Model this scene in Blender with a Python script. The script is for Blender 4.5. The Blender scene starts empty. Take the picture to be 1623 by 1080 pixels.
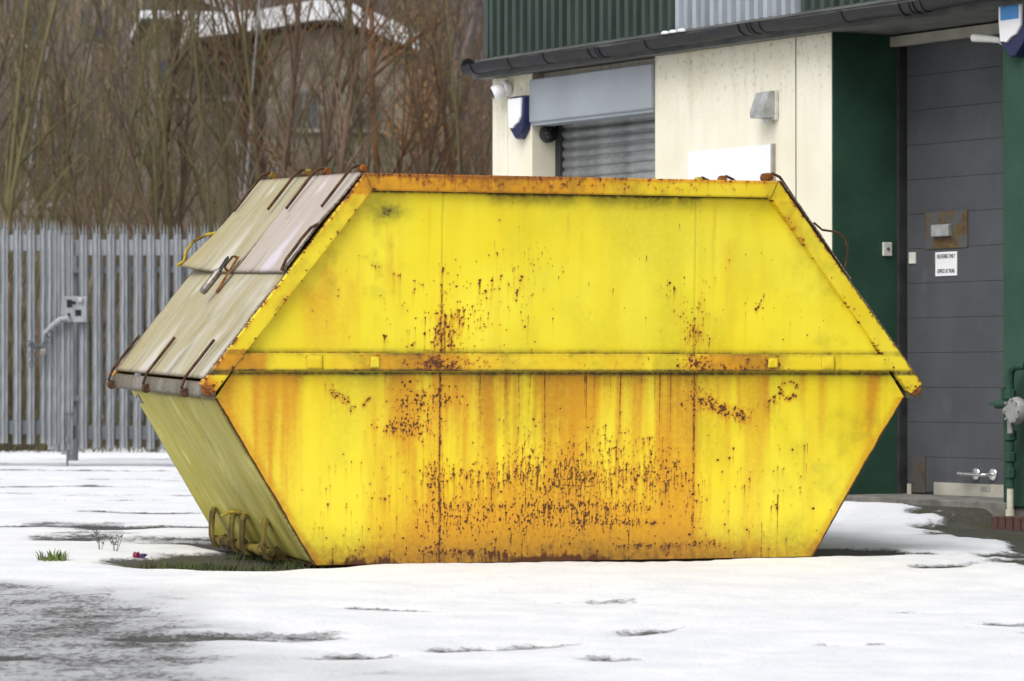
import bpy, bmesh, math, random
import numpy as np
from mathutils import Vector, Matrix
R = math.radians
random.seed(7)
rng = np.random.default_rng(11)
SC = bpy.context.scene
COL = SC.collection

# ------------------------------------------------------------------ camera, sky, sun, exposure
CAM_Z = 0.928
cam = bpy.data.cameras.new('camera'); cam.lens = 135.3; cam.sensor_width = 36.0
cam.clip_start = 0.1; cam.clip_end = 2000
cam.dof.use_dof = True; cam.dof.focus_distance = 20.0; cam.dof.aperture_fstop = 6.3
co = bpy.data.objects.new('camera', cam); COL.objects.link(co)
co.location = (0, 0, CAM_Z); co.rotation_euler = (R(90 + 0.61), 0, 0)
SC.camera = co

SUN_DIR = Vector((-0.50, -0.80, 1.15)).normalized()      # towards the sun
elev = math.asin(SUN_DIR.z); azim = math.atan2(SUN_DIR.x, SUN_DIR.y)
wd = bpy.data.worlds.new('World'); SC.world = wd; wd.use_nodes = True
nt = wd.node_tree; nt.nodes.clear()
sky = nt.nodes.new('ShaderNodeTexSky'); sky.sky_type = 'NISHITA'; sky.sun_disc = False
sky.sun_elevation = elev; sky.sun_rotation = azim; sky.dust_density = 4.0; sky.air_density = 1.0; sky.altitude = 50
hs = nt.nodes.new('ShaderNodeHueSaturation'); hs.inputs['Saturation'].default_value = 0.22     # cloud cover greys the sky
bg = nt.nodes.new('ShaderNodeBackground'); bg.inputs['Strength'].default_value = 0.15
ow = nt.nodes.new('ShaderNodeOutputWorld')
nt.links.new(sky.outputs[0], hs.inputs['Color']); nt.links.new(hs.outputs[0], bg.inputs['Color']); nt.links.new(bg.outputs[0], ow.inputs['Surface'])
sl = bpy.data.lights.new('sun', 'SUN'); sl.energy = 1.3; sl.angle = R(40); sl.color = (1.0, 0.97, 0.93)
so = bpy.data.objects.new('sun', sl); COL.objects.link(so)
so.rotation_euler = SUN_DIR.to_track_quat('Z', 'Y').to_euler(); so.location = (-5, 5, 20)
vs = SC.view_settings; vs.view_transform = 'Standard'; vs.look = 'None'; vs.gamma = 1.0; vs.use_curve_mapping = False
vs.exposure = 0.27
SC.render.engine = 'CYCLES'
SC.cycles.max_bounces = 6

# ------------------------------------------------------------------ material helper
class NT:
    def __init__(s, name, rough=0.8, metal=0.0, spec=0.5):
        s.m = bpy.data.materials.new(name); s.m.use_nodes = True
        s.t = s.m.node_tree; s.b = s.t.nodes['Principled BSDF']
        s.b.inputs['Roughness'].default_value = rough; s.b.inputs['Metallic'].default_value = metal
        s.b.inputs['Specular IOR Level'].default_value = spec
    def n(s, typ, **kw):
        x = s.t.nodes.new('ShaderNode' + typ)
        for k, v in kw.items(): setattr(x, k, v)
        return x
    def put(s, sock, v):
        if v is None: return
        if hasattr(v, 'is_linked') or hasattr(v, 'links'): s.t.links.new(v, sock)
        else:
            try: sock.default_value = v
            except Exception: sock.default_value = (*v, 1.0)
    def coord(s, kind='Object', scale=(1, 1, 1), rot=(0, 0, 0)):
        c = s.n('TexCoord'); mp = s.n('Mapping'); mp.inputs['Scale'].default_value = scale; mp.inputs['Rotation'].default_value = rot
        s.t.links.new(c.outputs[kind], mp.inputs['Vector']); return mp.outputs[0]
    def noise(s, vec, scale, detail=4, rough=0.55, dist=0.0):
        x = s.n('TexNoise'); s.put(x.inputs['Vector'], vec); x.inputs['Scale'].default_value = scale
        x.inputs['Detail'].default_value = detail; x.inputs['Roughness'].default_value = rough; x.inputs['Distortion'].default_value = dist
        return x.outputs['Fac']
    def ramp(s, fac, a, b, lo=0.0, hi=1.0):
        x = s.n('MapRange'); x.clamp = True; x.interpolation_type = 'SMOOTHSTEP'
        s.put(x.inputs['Value'], fac); x.inputs['From Min'].default_value = a; x.inputs['From Max'].default_value = b
        x.inputs['To Min'].default_value = lo; x.inputs['To Max'].default_value = hi; return x.outputs['Result']
    def math(s, op, a, b=None, clamp=False):
        x = s.n('Math', operation=op); x.use_clamp = clamp; s.put(x.inputs[0], a); s.put(x.inputs[1], b); return x.outputs[0]
    def mix(s, fac, a, b, blend='MIX'):
        x = s.n('Mix', data_type='RGBA', blend_type=blend); x.clamp_factor = True
        s.put(x.inputs[0], fac); s.put(x.inputs[6], a); s.put(x.inputs[7], b); return x.outputs[2]
    def attr(s, name):
        x = s.n('Attribute'); x.attribute_name = name; return x.outputs['Fac']
    def color(s, v): s.put(s.b.inputs['Base Color'], v); return s
    def rough(s, v): s.put(s.b.inputs['Roughness'], v); return s
    def bump(s, h, strength=0.3, dist=0.01):
        x = s.n('Bump'); x.inputs['Strength'].default_value = strength; x.inputs['Distance'].default_value = dist
        s.put(x.inputs['Height'], h); s.t.links.new(x.outputs[0], s.b.inputs['Normal']); return s

def c4(r, g, b): return (r, g, b, 1.0)
M = {}
def plain(name, col, rough=0.6, metal=0.0, var=0.25, scale=8.0, bump=0.0, kind='Object', stretch=(1, 1, 1)):
    t = NT(name, rough, metal); v = t.coord(kind, stretch)
    f = t.noise(v, scale, 5)
    a = tuple(c * (1 - var) for c in col); b = tuple(min(1, c * (1 + var)) for c in col)
    t.color(t.mix(t.ramp(f, 0.3, 0.7), c4(*a), c4(*b)))
    t.rough(t.ramp(f, 0.2, 0.8, rough * 0.85, min(1, rough * 1.15)))
    if bump: t.bump(t.noise(v, scale * 4, 6), bump)
    M[name] = t.m; return t.m

# painted skip steel: yellow + orange staining + dirt with painted rail shade + rust, amounts stored on the mesh
def skip_paint(name, yellow, yellow2):
    t = NT(name, 0.5, 0, 0.35); v = t.coord('Object'); vs_ = t.coord('Object', (9, 9, 0.9))
    big = t.noise(v, 1.6, 3); fine = t.noise(v, 38, 6, 0.65); strk = t.noise(vs_, 1.5, 5)
    c = t.mix(t.ramp(big, 0.3, 0.7), c4(*yellow), c4(*yellow2))
    c = t.mix(t.ramp(strk, 0.45, 0.8, 0, 0.28), c, c4(0.78, 0.50, 0.012))
    st = t.attr('stain'); st = t.math('MULTIPLY', st, t.ramp(fine, 0.1, 0.75, 0.75, 1.15))
    c = t.mix(t.ramp(st, 0.0, 0.7, 0, 0.9), c, c4(0.60, 0.255, 0.012))
    c = t.mix(t.ramp(st, 0.7, 1.2), c, c4(0.30, 0.10, 0.012))
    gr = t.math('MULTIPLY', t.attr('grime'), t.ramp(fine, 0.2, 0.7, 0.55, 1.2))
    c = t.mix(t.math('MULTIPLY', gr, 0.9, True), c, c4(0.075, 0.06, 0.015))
    mt = t.noise(v, 90, 4, 0.6)
    rc = t.mix(mt, c4(0.045, 0.016, 0.007), c4(0.13, 0.048, 0.014))
    ru = t.ramp(t.math('ADD', t.attr('rust'), t.math('MULTIPLY', t.math('SUBTRACT', fine, 0.5), 0.35)), 0.30, 0.70)
    c = t.mix(ru, c, rc)
    t.color(c); t.rough(t.math('ADD', t.math('MULTIPLY', ru, 0.35), t.ramp(fine, 0.2, 0.8, 0.42, 0.6), True))
    h = t.math('ADD', t.math('MULTIPLY', t.noise(v, 3.0, 2), 0.6), t.math('MULTIPLY', fine, 0.05))
    h = t.math('ADD', h, t.math('MULTIPLY', ru, 0.10)); t.bump(h, 0.35, 0.02)
    M[name] = t.m
skip_paint('skip_yellow', (0.82, 0.67, 0.016), (0.86, 0.75, 0.045))
skip_paint('rail_yellow', (0.74, 0.56, 0.014), (0.80, 0.66, 0.035))

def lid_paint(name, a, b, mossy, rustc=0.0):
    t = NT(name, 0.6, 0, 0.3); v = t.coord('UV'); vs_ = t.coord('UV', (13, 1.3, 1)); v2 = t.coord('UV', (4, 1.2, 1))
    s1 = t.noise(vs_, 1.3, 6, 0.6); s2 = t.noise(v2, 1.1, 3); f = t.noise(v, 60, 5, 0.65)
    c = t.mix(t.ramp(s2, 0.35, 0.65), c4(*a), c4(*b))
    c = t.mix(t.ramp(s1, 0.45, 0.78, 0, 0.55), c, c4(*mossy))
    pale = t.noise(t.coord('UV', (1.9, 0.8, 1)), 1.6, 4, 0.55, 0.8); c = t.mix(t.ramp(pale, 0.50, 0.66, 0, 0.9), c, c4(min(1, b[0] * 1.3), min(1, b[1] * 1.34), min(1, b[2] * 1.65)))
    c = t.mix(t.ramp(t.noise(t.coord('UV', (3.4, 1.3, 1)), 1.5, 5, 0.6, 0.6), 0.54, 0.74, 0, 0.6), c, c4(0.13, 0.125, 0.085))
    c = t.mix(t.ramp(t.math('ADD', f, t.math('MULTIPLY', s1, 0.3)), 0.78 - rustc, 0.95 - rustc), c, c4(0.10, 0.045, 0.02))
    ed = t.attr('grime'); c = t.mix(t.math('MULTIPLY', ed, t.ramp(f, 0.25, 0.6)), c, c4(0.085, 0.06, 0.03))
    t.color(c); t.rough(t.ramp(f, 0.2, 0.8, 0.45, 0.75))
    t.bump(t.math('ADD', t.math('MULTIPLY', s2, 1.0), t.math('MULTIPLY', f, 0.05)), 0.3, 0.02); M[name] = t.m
lid_paint('lid_cream', (0.33, 0.285, 0.15), (0.38, 0.345, 0.245), (0.20, 0.18, 0.065))
lid_paint('lid_pink', (0.40, 0.335, 0.29), (0.42, 0.37, 0.33), (0.31, 0.26, 0.15))
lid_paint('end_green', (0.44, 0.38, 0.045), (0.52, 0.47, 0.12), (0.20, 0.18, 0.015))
lid_paint('bar_grey', (0.11, 0.095, 0.07), (0.17, 0.155, 0.115), (0.045, 0.032, 0.02), 0.1)
def rusty(name, a, b, base=None):
    t = NT(name, 0.85, 0, 0.2); v = t.coord('Object'); f = t.noise(v, 30, 6, 0.65); g = t.noise(v, 7, 4)
    c = t.mix(t.ramp(f, 0.3, 0.7), c4(*a), c4(*b))
    if base: c = t.mix(t.ramp(g, 0.42, 0.56), c, c4(*base))
    t.color(c).bump(f, 0.5, 0.006); M[name] = t.m
rusty('rust', (0.09, 0.03, 0.012), (0.30, 0.11, 0.025))
rusty('rust_dark', (0.035, 0.02, 0.014), (0.12, 0.06, 0.03))
rusty('rust_yellow', (0.09, 0.045, 0.02), (0.24, 0.13, 0.03), (0.42, 0.32, 0.03))
rusty('bracket_olive', (0.05, 0.035, 0.015), (0.13, 0.09, 0.025), (0.21, 0.17, 0.035))
plain('galv', (0.255, 0.27, 0.285), 0.55, 0.25, 0.22, 9.0, 0.05, stretch=(3, 3, 0.6))
plain('galv_dull', (0.12, 0.135, 0.15), 0.6, 0.25, 0.25, 6.0, 0.05, stretch=(3, 3, 0.6))
plain('galv_light', (0.36, 0.37, 0.37), 0.45, 0.3, 0.2, 14.0)
plain('steel_bright', (0.72, 0.72, 0.72), 0.25, 0.9, 0.1)
plain('steel_worn', (0.22, 0.20, 0.18), 0.4, 0.7, 0.3, 40)
plain('rubber_black', (0.02, 0.02, 0.022), 0.6)
plain('gutter_black', (0.008, 0.008, 0.010), 0.62, 0, 0.35, 10, 0.05)
plain('flashing', (0.075, 0.08, 0.075), 0.7, 0, 0.35, 5, 0.1)
plain('clad_green', (0.032, 0.050, 0.041), 0.55, 0, 0.25, 2.5, stretch=(3, 3, 0.5))
plain('clad_pale', (0.30, 0.33, 0.37), 0.5, 0, 0.2, 2.5, stretch=(3, 3, 0.5))
plain('box_grey', (0.28, 0.31, 0.34), 0.5, 0, 0.1, 1.6, 0.03)
plain('slat_grey', (0.22, 0.23, 0.23), 0.5, 0.2, 0.3, 7, 0.05)
plain('soffit', (0.13, 0.13, 0.12), 0.8, 0, 0.3, 5)
plain('door_frame', (0.025, 0.026, 0.028), 0.7, 0, 0.3)
plain('white_plastic', (0.78, 0.78, 0.80), 0.35, 0, 0.04)
plain('off_white', (0.60, 0.60, 0.56), 0.5, 0, 0.1)
plain('sign_white', (0.74, 0.75, 0.82), 0.4, 0, 0.02, 2)
plain('navy', (0.012, 0.016, 0.07), 0.3, 0, 0.1)
plain('sky_blue', (0.05, 0.25, 0.60), 0.4, 0, 0.08)
plain('lens_black', (0.01, 0.01, 0.012), 0.12)
plain('ink', (0.015, 0.015, 0.018), 0.6)
plain('pipe_cream', (0.55, 0.54, 0.42), 0.55, 0, 0.12, 12)
plain('meter_grey', (0.28, 0.28, 0.27), 0.55, 0.2, 0.2, 20)
plain('brick_red', (0.085, 0.042, 0.032), 0.85, 0, 0.35, 18, 0.3)
plain('mortar', (0.16, 0.15, 0.13), 0.9, 0, 0.3, 20, 0.3)
plain('concrete', (0.16, 0.155, 0.14), 0.85, 0, 0.4, 6, 0.3)
plain('door_strip', (0.36, 0.35, 0.30), 0.6, 0, 0.15, 6)
plain('lintel', (0.33, 0.32, 0.27), 0.8, 0, 0.15, 5)
plain('stone_house', (0.18, 0.155, 0.125), 0.9, 0, 0.35, 1.2)
plain('house_tan', (0.26, 0.20, 0.13), 0.9, 0, 0.25, 1.2)
plain('pane', (0.05, 0.06, 0.08), 0.15, 0, 0.1)
plain('snow_plain', (0.80, 0.82, 0.86), 0.7, 0, 0.04, 2, 0.1)
plain('grass_green', (0.11, 0.15, 0.03), 0.7, 0, 0.5, 9)
plain('grass_straw', (0.26, 0.21, 0.11), 0.8, 0, 0.5, 9)
plain('moss_green', (0.055, 0.07, 0.018), 0.85, 0, 0.5, 9)
plain('weed_dark', (0.09, 0.075, 0.06), 0.8, 0, 0.4, 9)
plain('wrapper_red', (0.22, 0.02, 0.05), 0.35, 0, 0.3, 60)
plain('wrapper_purple', (0.10, 0.04, 0.20), 0.35, 0, 0.3, 60)
plain('bramble', (0.075, 0.065, 0.033), 0.9, 0, 0.5, 0.8)
plain('litter_brown', (0.09, 0.065, 0.04), 0.9, 0, 0.5, 1.5)
plain('thicket_brown', (0.15, 0.105, 0.07), 0.9, 0, 0.55, 0.5)
plain('far_wood', (0.15, 0.125, 0.12), 0.9, 0, 0.3, 0.15)
plain('hinge_wood', (0.3, 0.25, 0.2), 0.8)

def bark(name, a, b, spots=None):
    t = NT(name, 0.9, 0, 0.2); v = t.coord('Object', (6, 6, 1.2)); f = t.noise(v, 1.6, 5, 0.6)
    oi = t.n('ObjectInfo')
    c = t.mix(t.ramp(f, 0.3, 0.7), c4(*a), c4(*b))
    c = t.mix(t.ramp(oi.outputs['Random'], 0, 1, 0, 0.55), c, c4(a[0] * 0.7, a[1] * 0.72, a[2] * 0.8))
    if spots: c = t.mix(t.ramp(t.noise(t.coord('Object', (5, 5, 3)), 2.2, 4), 0.56, 0.66), c, c4(*spots))
    t.color(c).bump(f, 0.4, 0.01); M[name] = t.m
bark('bark_olive', (0.10, 0.086, 0.042), (0.18, 0.152, 0.075))
bark('bark_brown', (0.095, 0.062, 0.042), (0.18, 0.12, 0.08))
bark('bark_orange', (0.15, 0.070, 0.035), (0.30, 0.14, 0.06), (0.10, 0.06, 0.035))
bark('bark_pale', (0.30, 0.29, 0.27), (0.52, 0.51, 0.48), (0.10, 0.09, 0.07))

# cream masonry paint with damp stains coming down from the eaves
t = NT('cream_wall', 0.8, 0, 0.25); v = t.coord('Object'); sv = t.coord('Object', (5, 5, 0.6))
sx = t.n('SeparateXYZ'); t.t.links.new(t.coord('Object'), sx.inputs[0])
f = t.noise(v, 25, 6, 0.6); s_ = t.noise(sv, 1.5, 5, 0.6)
c = t.mix(t.ramp(t.noise(v, 1.3, 3), 0.3, 0.7), c4(0.66, 0.62, 0.48), c4(0.74, 0.71, 0.60))
hi = t.ramp(sx.outputs['Z'], 2.55, 3.25)
c = t.mix(t.math('MULTIPLY', t.ramp(s_, 0.45, 0.78, 0, 0.40), t.ramp(sx.outputs['Z'], 2.3, 3.3, 0.10, 1.0)), c, c4(0.30, 0.28, 0.16))
c = t.mix(t.math('MULTIPLY', t.ramp(f, 0.54, 0.72, 0, 0.7), hi), c, c4(0.12, 0.11, 0.08))
c = t.mix(t.ramp(t.noise(v, 9, 3, 0.8), 0.70, 0.76, 0, 0.4), c, c4(0.28, 0.26, 0.20))
t.color(c).bump(f, 0.25, 0.006); M['cream_wall'] = t.m
# green roughcast
t = NT('green_render', 0.75, 0, 0.3); v = t.coord('Object'); f = t.noise(v, 60, 4, 0.6)
c = t.mix(t.ramp(t.noise(v, 2.2, 4), 0.3, 0.7), c4(0.016, 0.050, 0.032), c4(0.026, 0.074, 0.048))
t.color(c).bump(f, 0.5, 0.008); M['green_render'] = t.m
# dark grey sectional door, dusty towards no particular place, mud spatter by noise
t = NT('door_grey', 0.55, 0, 0.4); v = t.coord('Object'); f = t.noise(v, 30, 5, 0.65)
c = t.mix(t.ramp(t.noise(v, 1.8, 4), 0.3, 0.7), c4(0.054, 0.057, 0.064), c4(0.076, 0.079, 0.088))
c = t.mix(t.ramp(t.noise(t.coord('Object', (1, 1, .3)), 5, 5, 0.7), 0.58, 0.78, 0, 0.35), c, c4(0.15, 0.145, 0.13))
c = t.mix(t.ramp(t.noise(v, 45, 2), 0.76, 0.8, 0, 0.5), c, c4(0.30, 0.27, 0.22))
t.color(c).rough(t.ramp(f, 0.2, 0.8, 0.45, 0.7)).bump(f, 0.08); M['door_grey'] = t.m
rusty('plate_rust', (0.075, 0.045, 0.025), (0.12, 0.085, 0.035), (0.085, 0.085, 0.085))
rusty('plate_brown', (0.05, 0.04, 0.03), (0.10, 0.075, 0.05), (0.07, 0.068, 0.066))

# yard: snow lying over wet tarmac, cover stored on the mesh and broken up by noise
t = NT('yard_snow', 0.7, 0, 0.35); v = t.coord('Object')
fine = t.noise(t.coord('Object', (1, 0.5, 1)), 34, 8, 0.75); mid = t.noise(t.coord('Object', (0.9, 0.55, 1)), 4.0, 6, 0.65)
cov = t.math('ADD', t.attr('snow'), t.math('ADD', t.math('MULTIPLY', t.math('SUBTRACT', fine, 0.5), t.math('ADD', 0.6, t.math('MULTIPLY', t.attr('slush'), 0.55))), t.math('MULTIPLY', t.math('SUBTRACT', mid, 0.5), 0.80)))
sf = t.ramp(cov, 0.36, 0.62)
tar = t.mix(t.ramp(t.noise(v, 60, 5, 0.7), 0.3, 0.7), c4(0.022, 0.022, 0.023), c4(0.085, 0.083, 0.078))
tar = t.mix(t.ramp(t.noise(v, 7, 6, 0.7), 0.45, 0.7, 0, 0.7), tar, c4(0.11, 0.105, 0.095))
tar = t.mix(t.math('MULTIPLY', t.attr('moss'), t.ramp(mid, 0.35, 0.6)), tar, c4(0.05, 0.05, 0.022))
ice = t.mix(t.ramp(t.noise(v, 3, 4), 0.3, 0.7), c4(0.68, 0.70, 0.74), c4(0.77, 0.78, 0.80))
ice = t.mix(t.math('MULTIPLY', t.attr('slush'), t.ramp(fine, 0.2, 0.62, 0.45, 1.0)), ice, c4(0.38, 0.39, 0.405))
t.color(t.mix(sf, tar, ice)); t.rough(t.ramp(sf, 0, 1, 0.72, 0.78))
t.bump(t.math('ADD', t.math('MULTIPLY', sf, 0.6), t.math('ADD', t.math('MULTIPLY', fine, 0.35), t.math('MULTIPLY', mid, 0.9))), 0.7, 0.03); M['yard_snow'] = t.m
# hillside: leaf litter, dead grass and left-over snow
t = NT('hillside', 0.95, 0, 0.15); v = t.coord('Object'); f = t.noise(v, 0.9, 8, 0.65)
c = t.mix(t.ramp(f, 0.3, 0.7), c4(0.06, 0.045, 0.028), c4(0.15, 0.108, 0.07))
c = t.mix(t.ramp(t.noise(v, 0.12, 4), 0.45, 0.6, 0, 0.7), c, c4(0.15, 0.125, 0.115))
c = t.mix(t.ramp(t.noise(v, 0.55, 6, 0.6), 0.66, 0.70), c, c4(0.75, 0.77, 0.8))
c = t.mix(t.ramp(t.math('ADD', t.attr('snow'), t.math('MULTIPLY', t.math('SUBTRACT', f, 0.5), 0.6)), 0.35, 0.6), c, c4(0.75, 0.77, 0.8))
t.color(c).bump(f, 0.6, 0.2); M['hillside'] = t.m

# ------------------------------------------------------------------ mesh helpers
class MB:
    def __init__(s): s.v = []; s.f = []; s.mi = []
    def add(s, vs, fs, mi=0):
        o = len(s.v); s.v += [tuple(p) for p in vs]; s.f += [tuple(i + o for i in q) for q in fs]; s.mi += [mi] * len(fs); return s
    def box(s, a, b, mi=0, mat=None, ch=0.0):
        x0, y0, z0 = a; x1, y1, z1 = b
        if ch > 0:
            bm = bmesh.new(); bmesh.ops.create_cube(bm, size=1.0)
            for q in bm.verts: q.co = Vector((x0 + (q.co.x + .5) * (x1 - x0), y0 + (q.co.y + .5) * (y1 - y0), z0 + (q.co.z + .5) * (z1 - z0)))
            bmesh.ops.bevel(bm, geom=list(bm.edges), offset=ch, segments=2, affect='EDGES', profile=0.5)
            vs = [q.co.copy() for q in bm.verts]; bm.verts.index_update(); fs = [[q.index for q in p.verts] for p in bm.faces]; bm.free()
        else:
            vs = [Vector(p) for p in ((x0, y0, z0), (x1, y0, z0), (x1, y1, z0), (x0, y1, z0), (x0, y0, z1), (x1, y0, z1), (x1, y1, z1), (x0, y1, z1))]
            fs = [(0, 3, 2, 1), (4, 5, 6, 7), (0, 1, 5, 4), (1, 2, 6, 5), (2, 3, 7, 6), (3, 0, 4, 7)]
        if mat is not None: vs = [mat @ p for p in vs]
        return s.add(vs, fs, mi)
    def tube(s, pts, rad, sides=8, mi=0, caps=True):
        pts = [Vector(p) for p in pts]; n = len(pts)
        if not isinstance(rad, (list, tuple)): rad = [rad] * n
        up = Vector((0, 0, 1)); vs = []; prev = None
        for i, p in enumerate(pts):
            d = (pts[min(i + 1, n - 1)] - pts[max(i - 1, 0)]).normalized()
            if prev is None:
                a = d.cross(up)
                if a.length < 1e-3: a = d.cross(Vector((1, 0, 0)))
            else: a = prev - d * prev.dot(d)
            a.normalize(); prev = a; b = d.cross(a)
            for k in range(sides):
                th = 2 * math.pi * k / sides; vs.append(p + (a * math.cos(th) + b * math.sin(th)) * rad[i])
        fs = [(i * sides + k, i * sides + (k + 1) % sides, (i + 1) * sides + (k + 1) % sides, (i + 1) * sides + k) for i in range(n - 1) for k in range(sides)]
        if caps: fs += [tuple(range(sides))[::-1], tuple((n - 1) * sides + k for k in range(sides))]
        return s.add(vs, fs, mi)
    def prism(s, poly, y0, y1, mi=0, mat=None):      # polygon in (x,z), extruded along y
        n = len(poly); vs = [Vector((p[0], y0, p[1])) for p in poly] + [Vector((p[0], y1, p[1])) for p in poly]
        fs = [tuple(range(n)), tuple(range(2 * n - 1, n - 1, -1))] + [(i, i + n, (i + 1) % n + n, (i + 1) % n) for i in range(n)]
        if mat is not None: vs = [mat @ p for p in vs]
        return s.add(vs, fs, mi)
    def lathe(s, prof, seg=24, mi=0, mat=None):      # (r,z) profile about z
        vs = []; n = len(prof)
        for r, z in prof:
            for k in range(seg):
                a = 2 * math.pi * k / seg; vs.append(Vector((r * math.cos(a), r * math.sin(a), z)))
        fs = [(i * seg + k, i * seg + (k + 1) % seg, (i + 1) * seg + (k + 1) % seg, (i + 1) * seg + k) for i in range(n - 1) for k in range(seg)]
        fs += [tuple(range(seg))[::-1], tuple((n - 1) * seg + k for k in range(seg))]
        if mat is not None: vs = [mat @ p for p in vs]
        return s.add(vs, fs, mi)
    def mesh(s, name, mats, smooth=False):
        me = bpy.data.meshes.new(name); me.from_pydata(s.v, [], s.f); me.update()
        bm = bmesh.new(); bm.from_mesh(me); bmesh.ops.recalc_face_normals(bm, faces=bm.faces[:]); bm.to_mesh(me); bm.free()
        for m in (mats if isinstance(mats, (list, tuple)) else [mats]): me.materials.append(M[m])
        me.polygons.foreach_set('material_index', s.mi)
        if smooth:
            me.polygons.foreach_set('use_smooth', [True] * len(me.polygons)); me.set_sharp_from_angle(angle=R(40))
        return me
    def build(s, name, mats, parent=None, smooth=False):
        return link(name, s.mesh(name, mats, smooth), parent)
def link(name, me, parent=None):
    o = bpy.data.objects.new(name, me); COL.objects.link(o)
    if parent: o.parent = parent
    return o
def tag(o, label=None, cat=None, group=None, kind=None):
    for k, v in (('label', label), ('category', cat), ('group', group), ('kind', kind)):
        if v: o[k] = v
    return o
def empty(name, mat):
    o = bpy.data.objects.new(name, None); o.empty_display_size = 0.2; COL.objects.link(o); o.matrix_world = mat; return o
def copy_tree(o, parent=None):
    c = o.copy(); COL.objects.link(c); c.parent = parent
    for ch in o.children: copy_tree(ch, c)
    return c

def vnoise(x, y, seed):                               # smooth value noise on arrays
    r = np.random.default_rng(seed).random((257, 257))
    xi = np.floor(x).astype(int); yi = np.floor(y).astype(int); fx = x - xi; fy = y - yi
    fx = fx * fx * (3 - 2 * fx); fy = fy * fy * (3 - 2 * fy)
    a = r[xi % 256, yi % 256]; b = r[(xi + 1) % 256, yi % 256]; c = r[xi % 256, (yi + 1) % 256]; d = r[(xi + 1) % 256, (yi + 1) % 256]
    return (a * (1 - fx) + b * fx) * (1 - fy) + (c * (1 - fx) + d * fx) * fy
def fbm(x, y, seed, octs=4):
    s = 0; a = 0.5; tot = 0
    for k in range(octs): s = s + a * vnoise(x * 2 ** k + 17.3 * k, y * 2 ** k + 5.1 * k, seed + k); tot += a; a *= 0.5
    return s / tot
def smooth(a, b, x):
    t_ = np.clip((x - a) / (b - a), 0, 1); return t_ * t_ * (3 - 2 * t_)

# ------------------------------------------------------------------ yard ground
YAW = R(20.386); SO = Vector((0.2984, 19.942, 0.0)); TILT = 0.0265
UX, UY = math.cos(YAW), math.sin(YAW); WX, WY = -math.sin(YAW), math.cos(YAW)
def gbase(x, y):
    s = WX * (x - SO.x) + WY * (y - SO.y)
    up = np.where(s > 2, 2 + (1 - np.exp(-np.maximum(s - 2, 0))), s)
    return np.where(s < -2.5, -0.06625 + 0.010 * (s + 2.5), TILT * up)
# building frame: corner, along-wall and inward directions
BC = Vector((-0.135, 29.0, 0.0)); EX, EY = 0.5, -0.8660254; NX, NY = 0.8660254, 0.5
BM = Matrix(((EX, NX, 0, BC.x), (EY, NY, 0, BC.y), (0, 0, 1, 0), (0, 0, 0, 1)))
def bsn(x, y): return (x - BC.x) * EX + (y - BC.y) * EY, (x - BC.x) * NX + (y - BC.y) * NY
def gz(x, y):
    x = np.asarray(x, float); y = np.asarray(y, float); z = gbase(x, y); s, n = bsn(x, y)
    ramp = smooth(-0.9, -0.05, n) * smooth(3.9, 4.5, s) * smooth(6.35, 6.1, s)
    return z + np.maximum(0.172 - z, 0) * ramp

def axis(lo, hi, dl, ext_lo, ext_hi):
    a = list(np.arange(lo, hi, dl)); st = dl
    while a[-1] < ext_hi: st *= 1.35; a.append(a[-1] + st)
    st = dl
    while a[0] > ext_lo: st *= 1.35; a.insert(0, a[0] - st)
    return np.array(a)
gx = axis(-6.5, 5.2, 0.026, -150, 150)
yy = [9.0]
while yy[-1] < 43.0: yy.append(yy[-1] + 0.030 * max(1.0, (yy[-1] / 16) ** 1.6))
gy = np.array(yy); st = 0.05; ext = [gy[0]]
while ext[0] > -60: st *= 1.4; ext.insert(0, ext[0] - st)
gy = np.concatenate([ext[:-1], gy])
GX, GY = np.meshgrid(gx, gy)
S, N = bsn(GX, GY)
su = UX * (GX - SO.x) + UY * (GY - SO.y); sw = WX * (GX - SO.x) + WY * (GY - SO.y)
warp = (fbm(GX * 1.1, GY * 1.1, 3, 4) - 0.5)
wob = (fbm(GX * 3.1, GY * 2.3, 41, 4) - 0.5)
snow = np.full(GX.shape, 0.93)
slush = np.zeros(GX.shape); moss = np.zeros(GX.shape)
def bare(mask, amt=1.0):
    global snow
    snow = snow * (1 - np.clip(mask, 0, 1) * amt)
# thin worn streaks where wheels and wind crossed the yard
st1 = fbm(GX * 0.55 + GY * 0.10 + 3, GY * 1.15 - GX * 0.28, 21, 4)
bare(smooth(0.63, 0.78, st1), 0.45)
st2 = fbm(GX * 0.35, GY * 1.6 + GX * 0.2, 33, 3)
bare(smooth(0.62, 0.74, st2) * smooth(21, 23, GY) * smooth(0.0, -1.0, GX), 0.75)
def streak(x0, y0, x1, y1, wd_, amt):
    dx, dy = x1 - x0, y1 - y0; L = math.hypot(dx, dy)
    tt = ((GX - x0) * dx + (GY - y0) * dy) / L ** 2; dd = np.abs((GX - x0) * dy - (GY - y0) * dx) / L + wob * wd_ * 1.5
    bare(np.exp(-(dd / (wd_ * 1.5)) ** 2) * smooth(-0.10, 0.35, tt) * smooth(1.10, 0.65, tt) * np.clip(0.35 + 2.4 * (fbm(GX * 1.7, GY * 1.7, 77, 3) - 0.3), 0, 1), amt)
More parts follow.
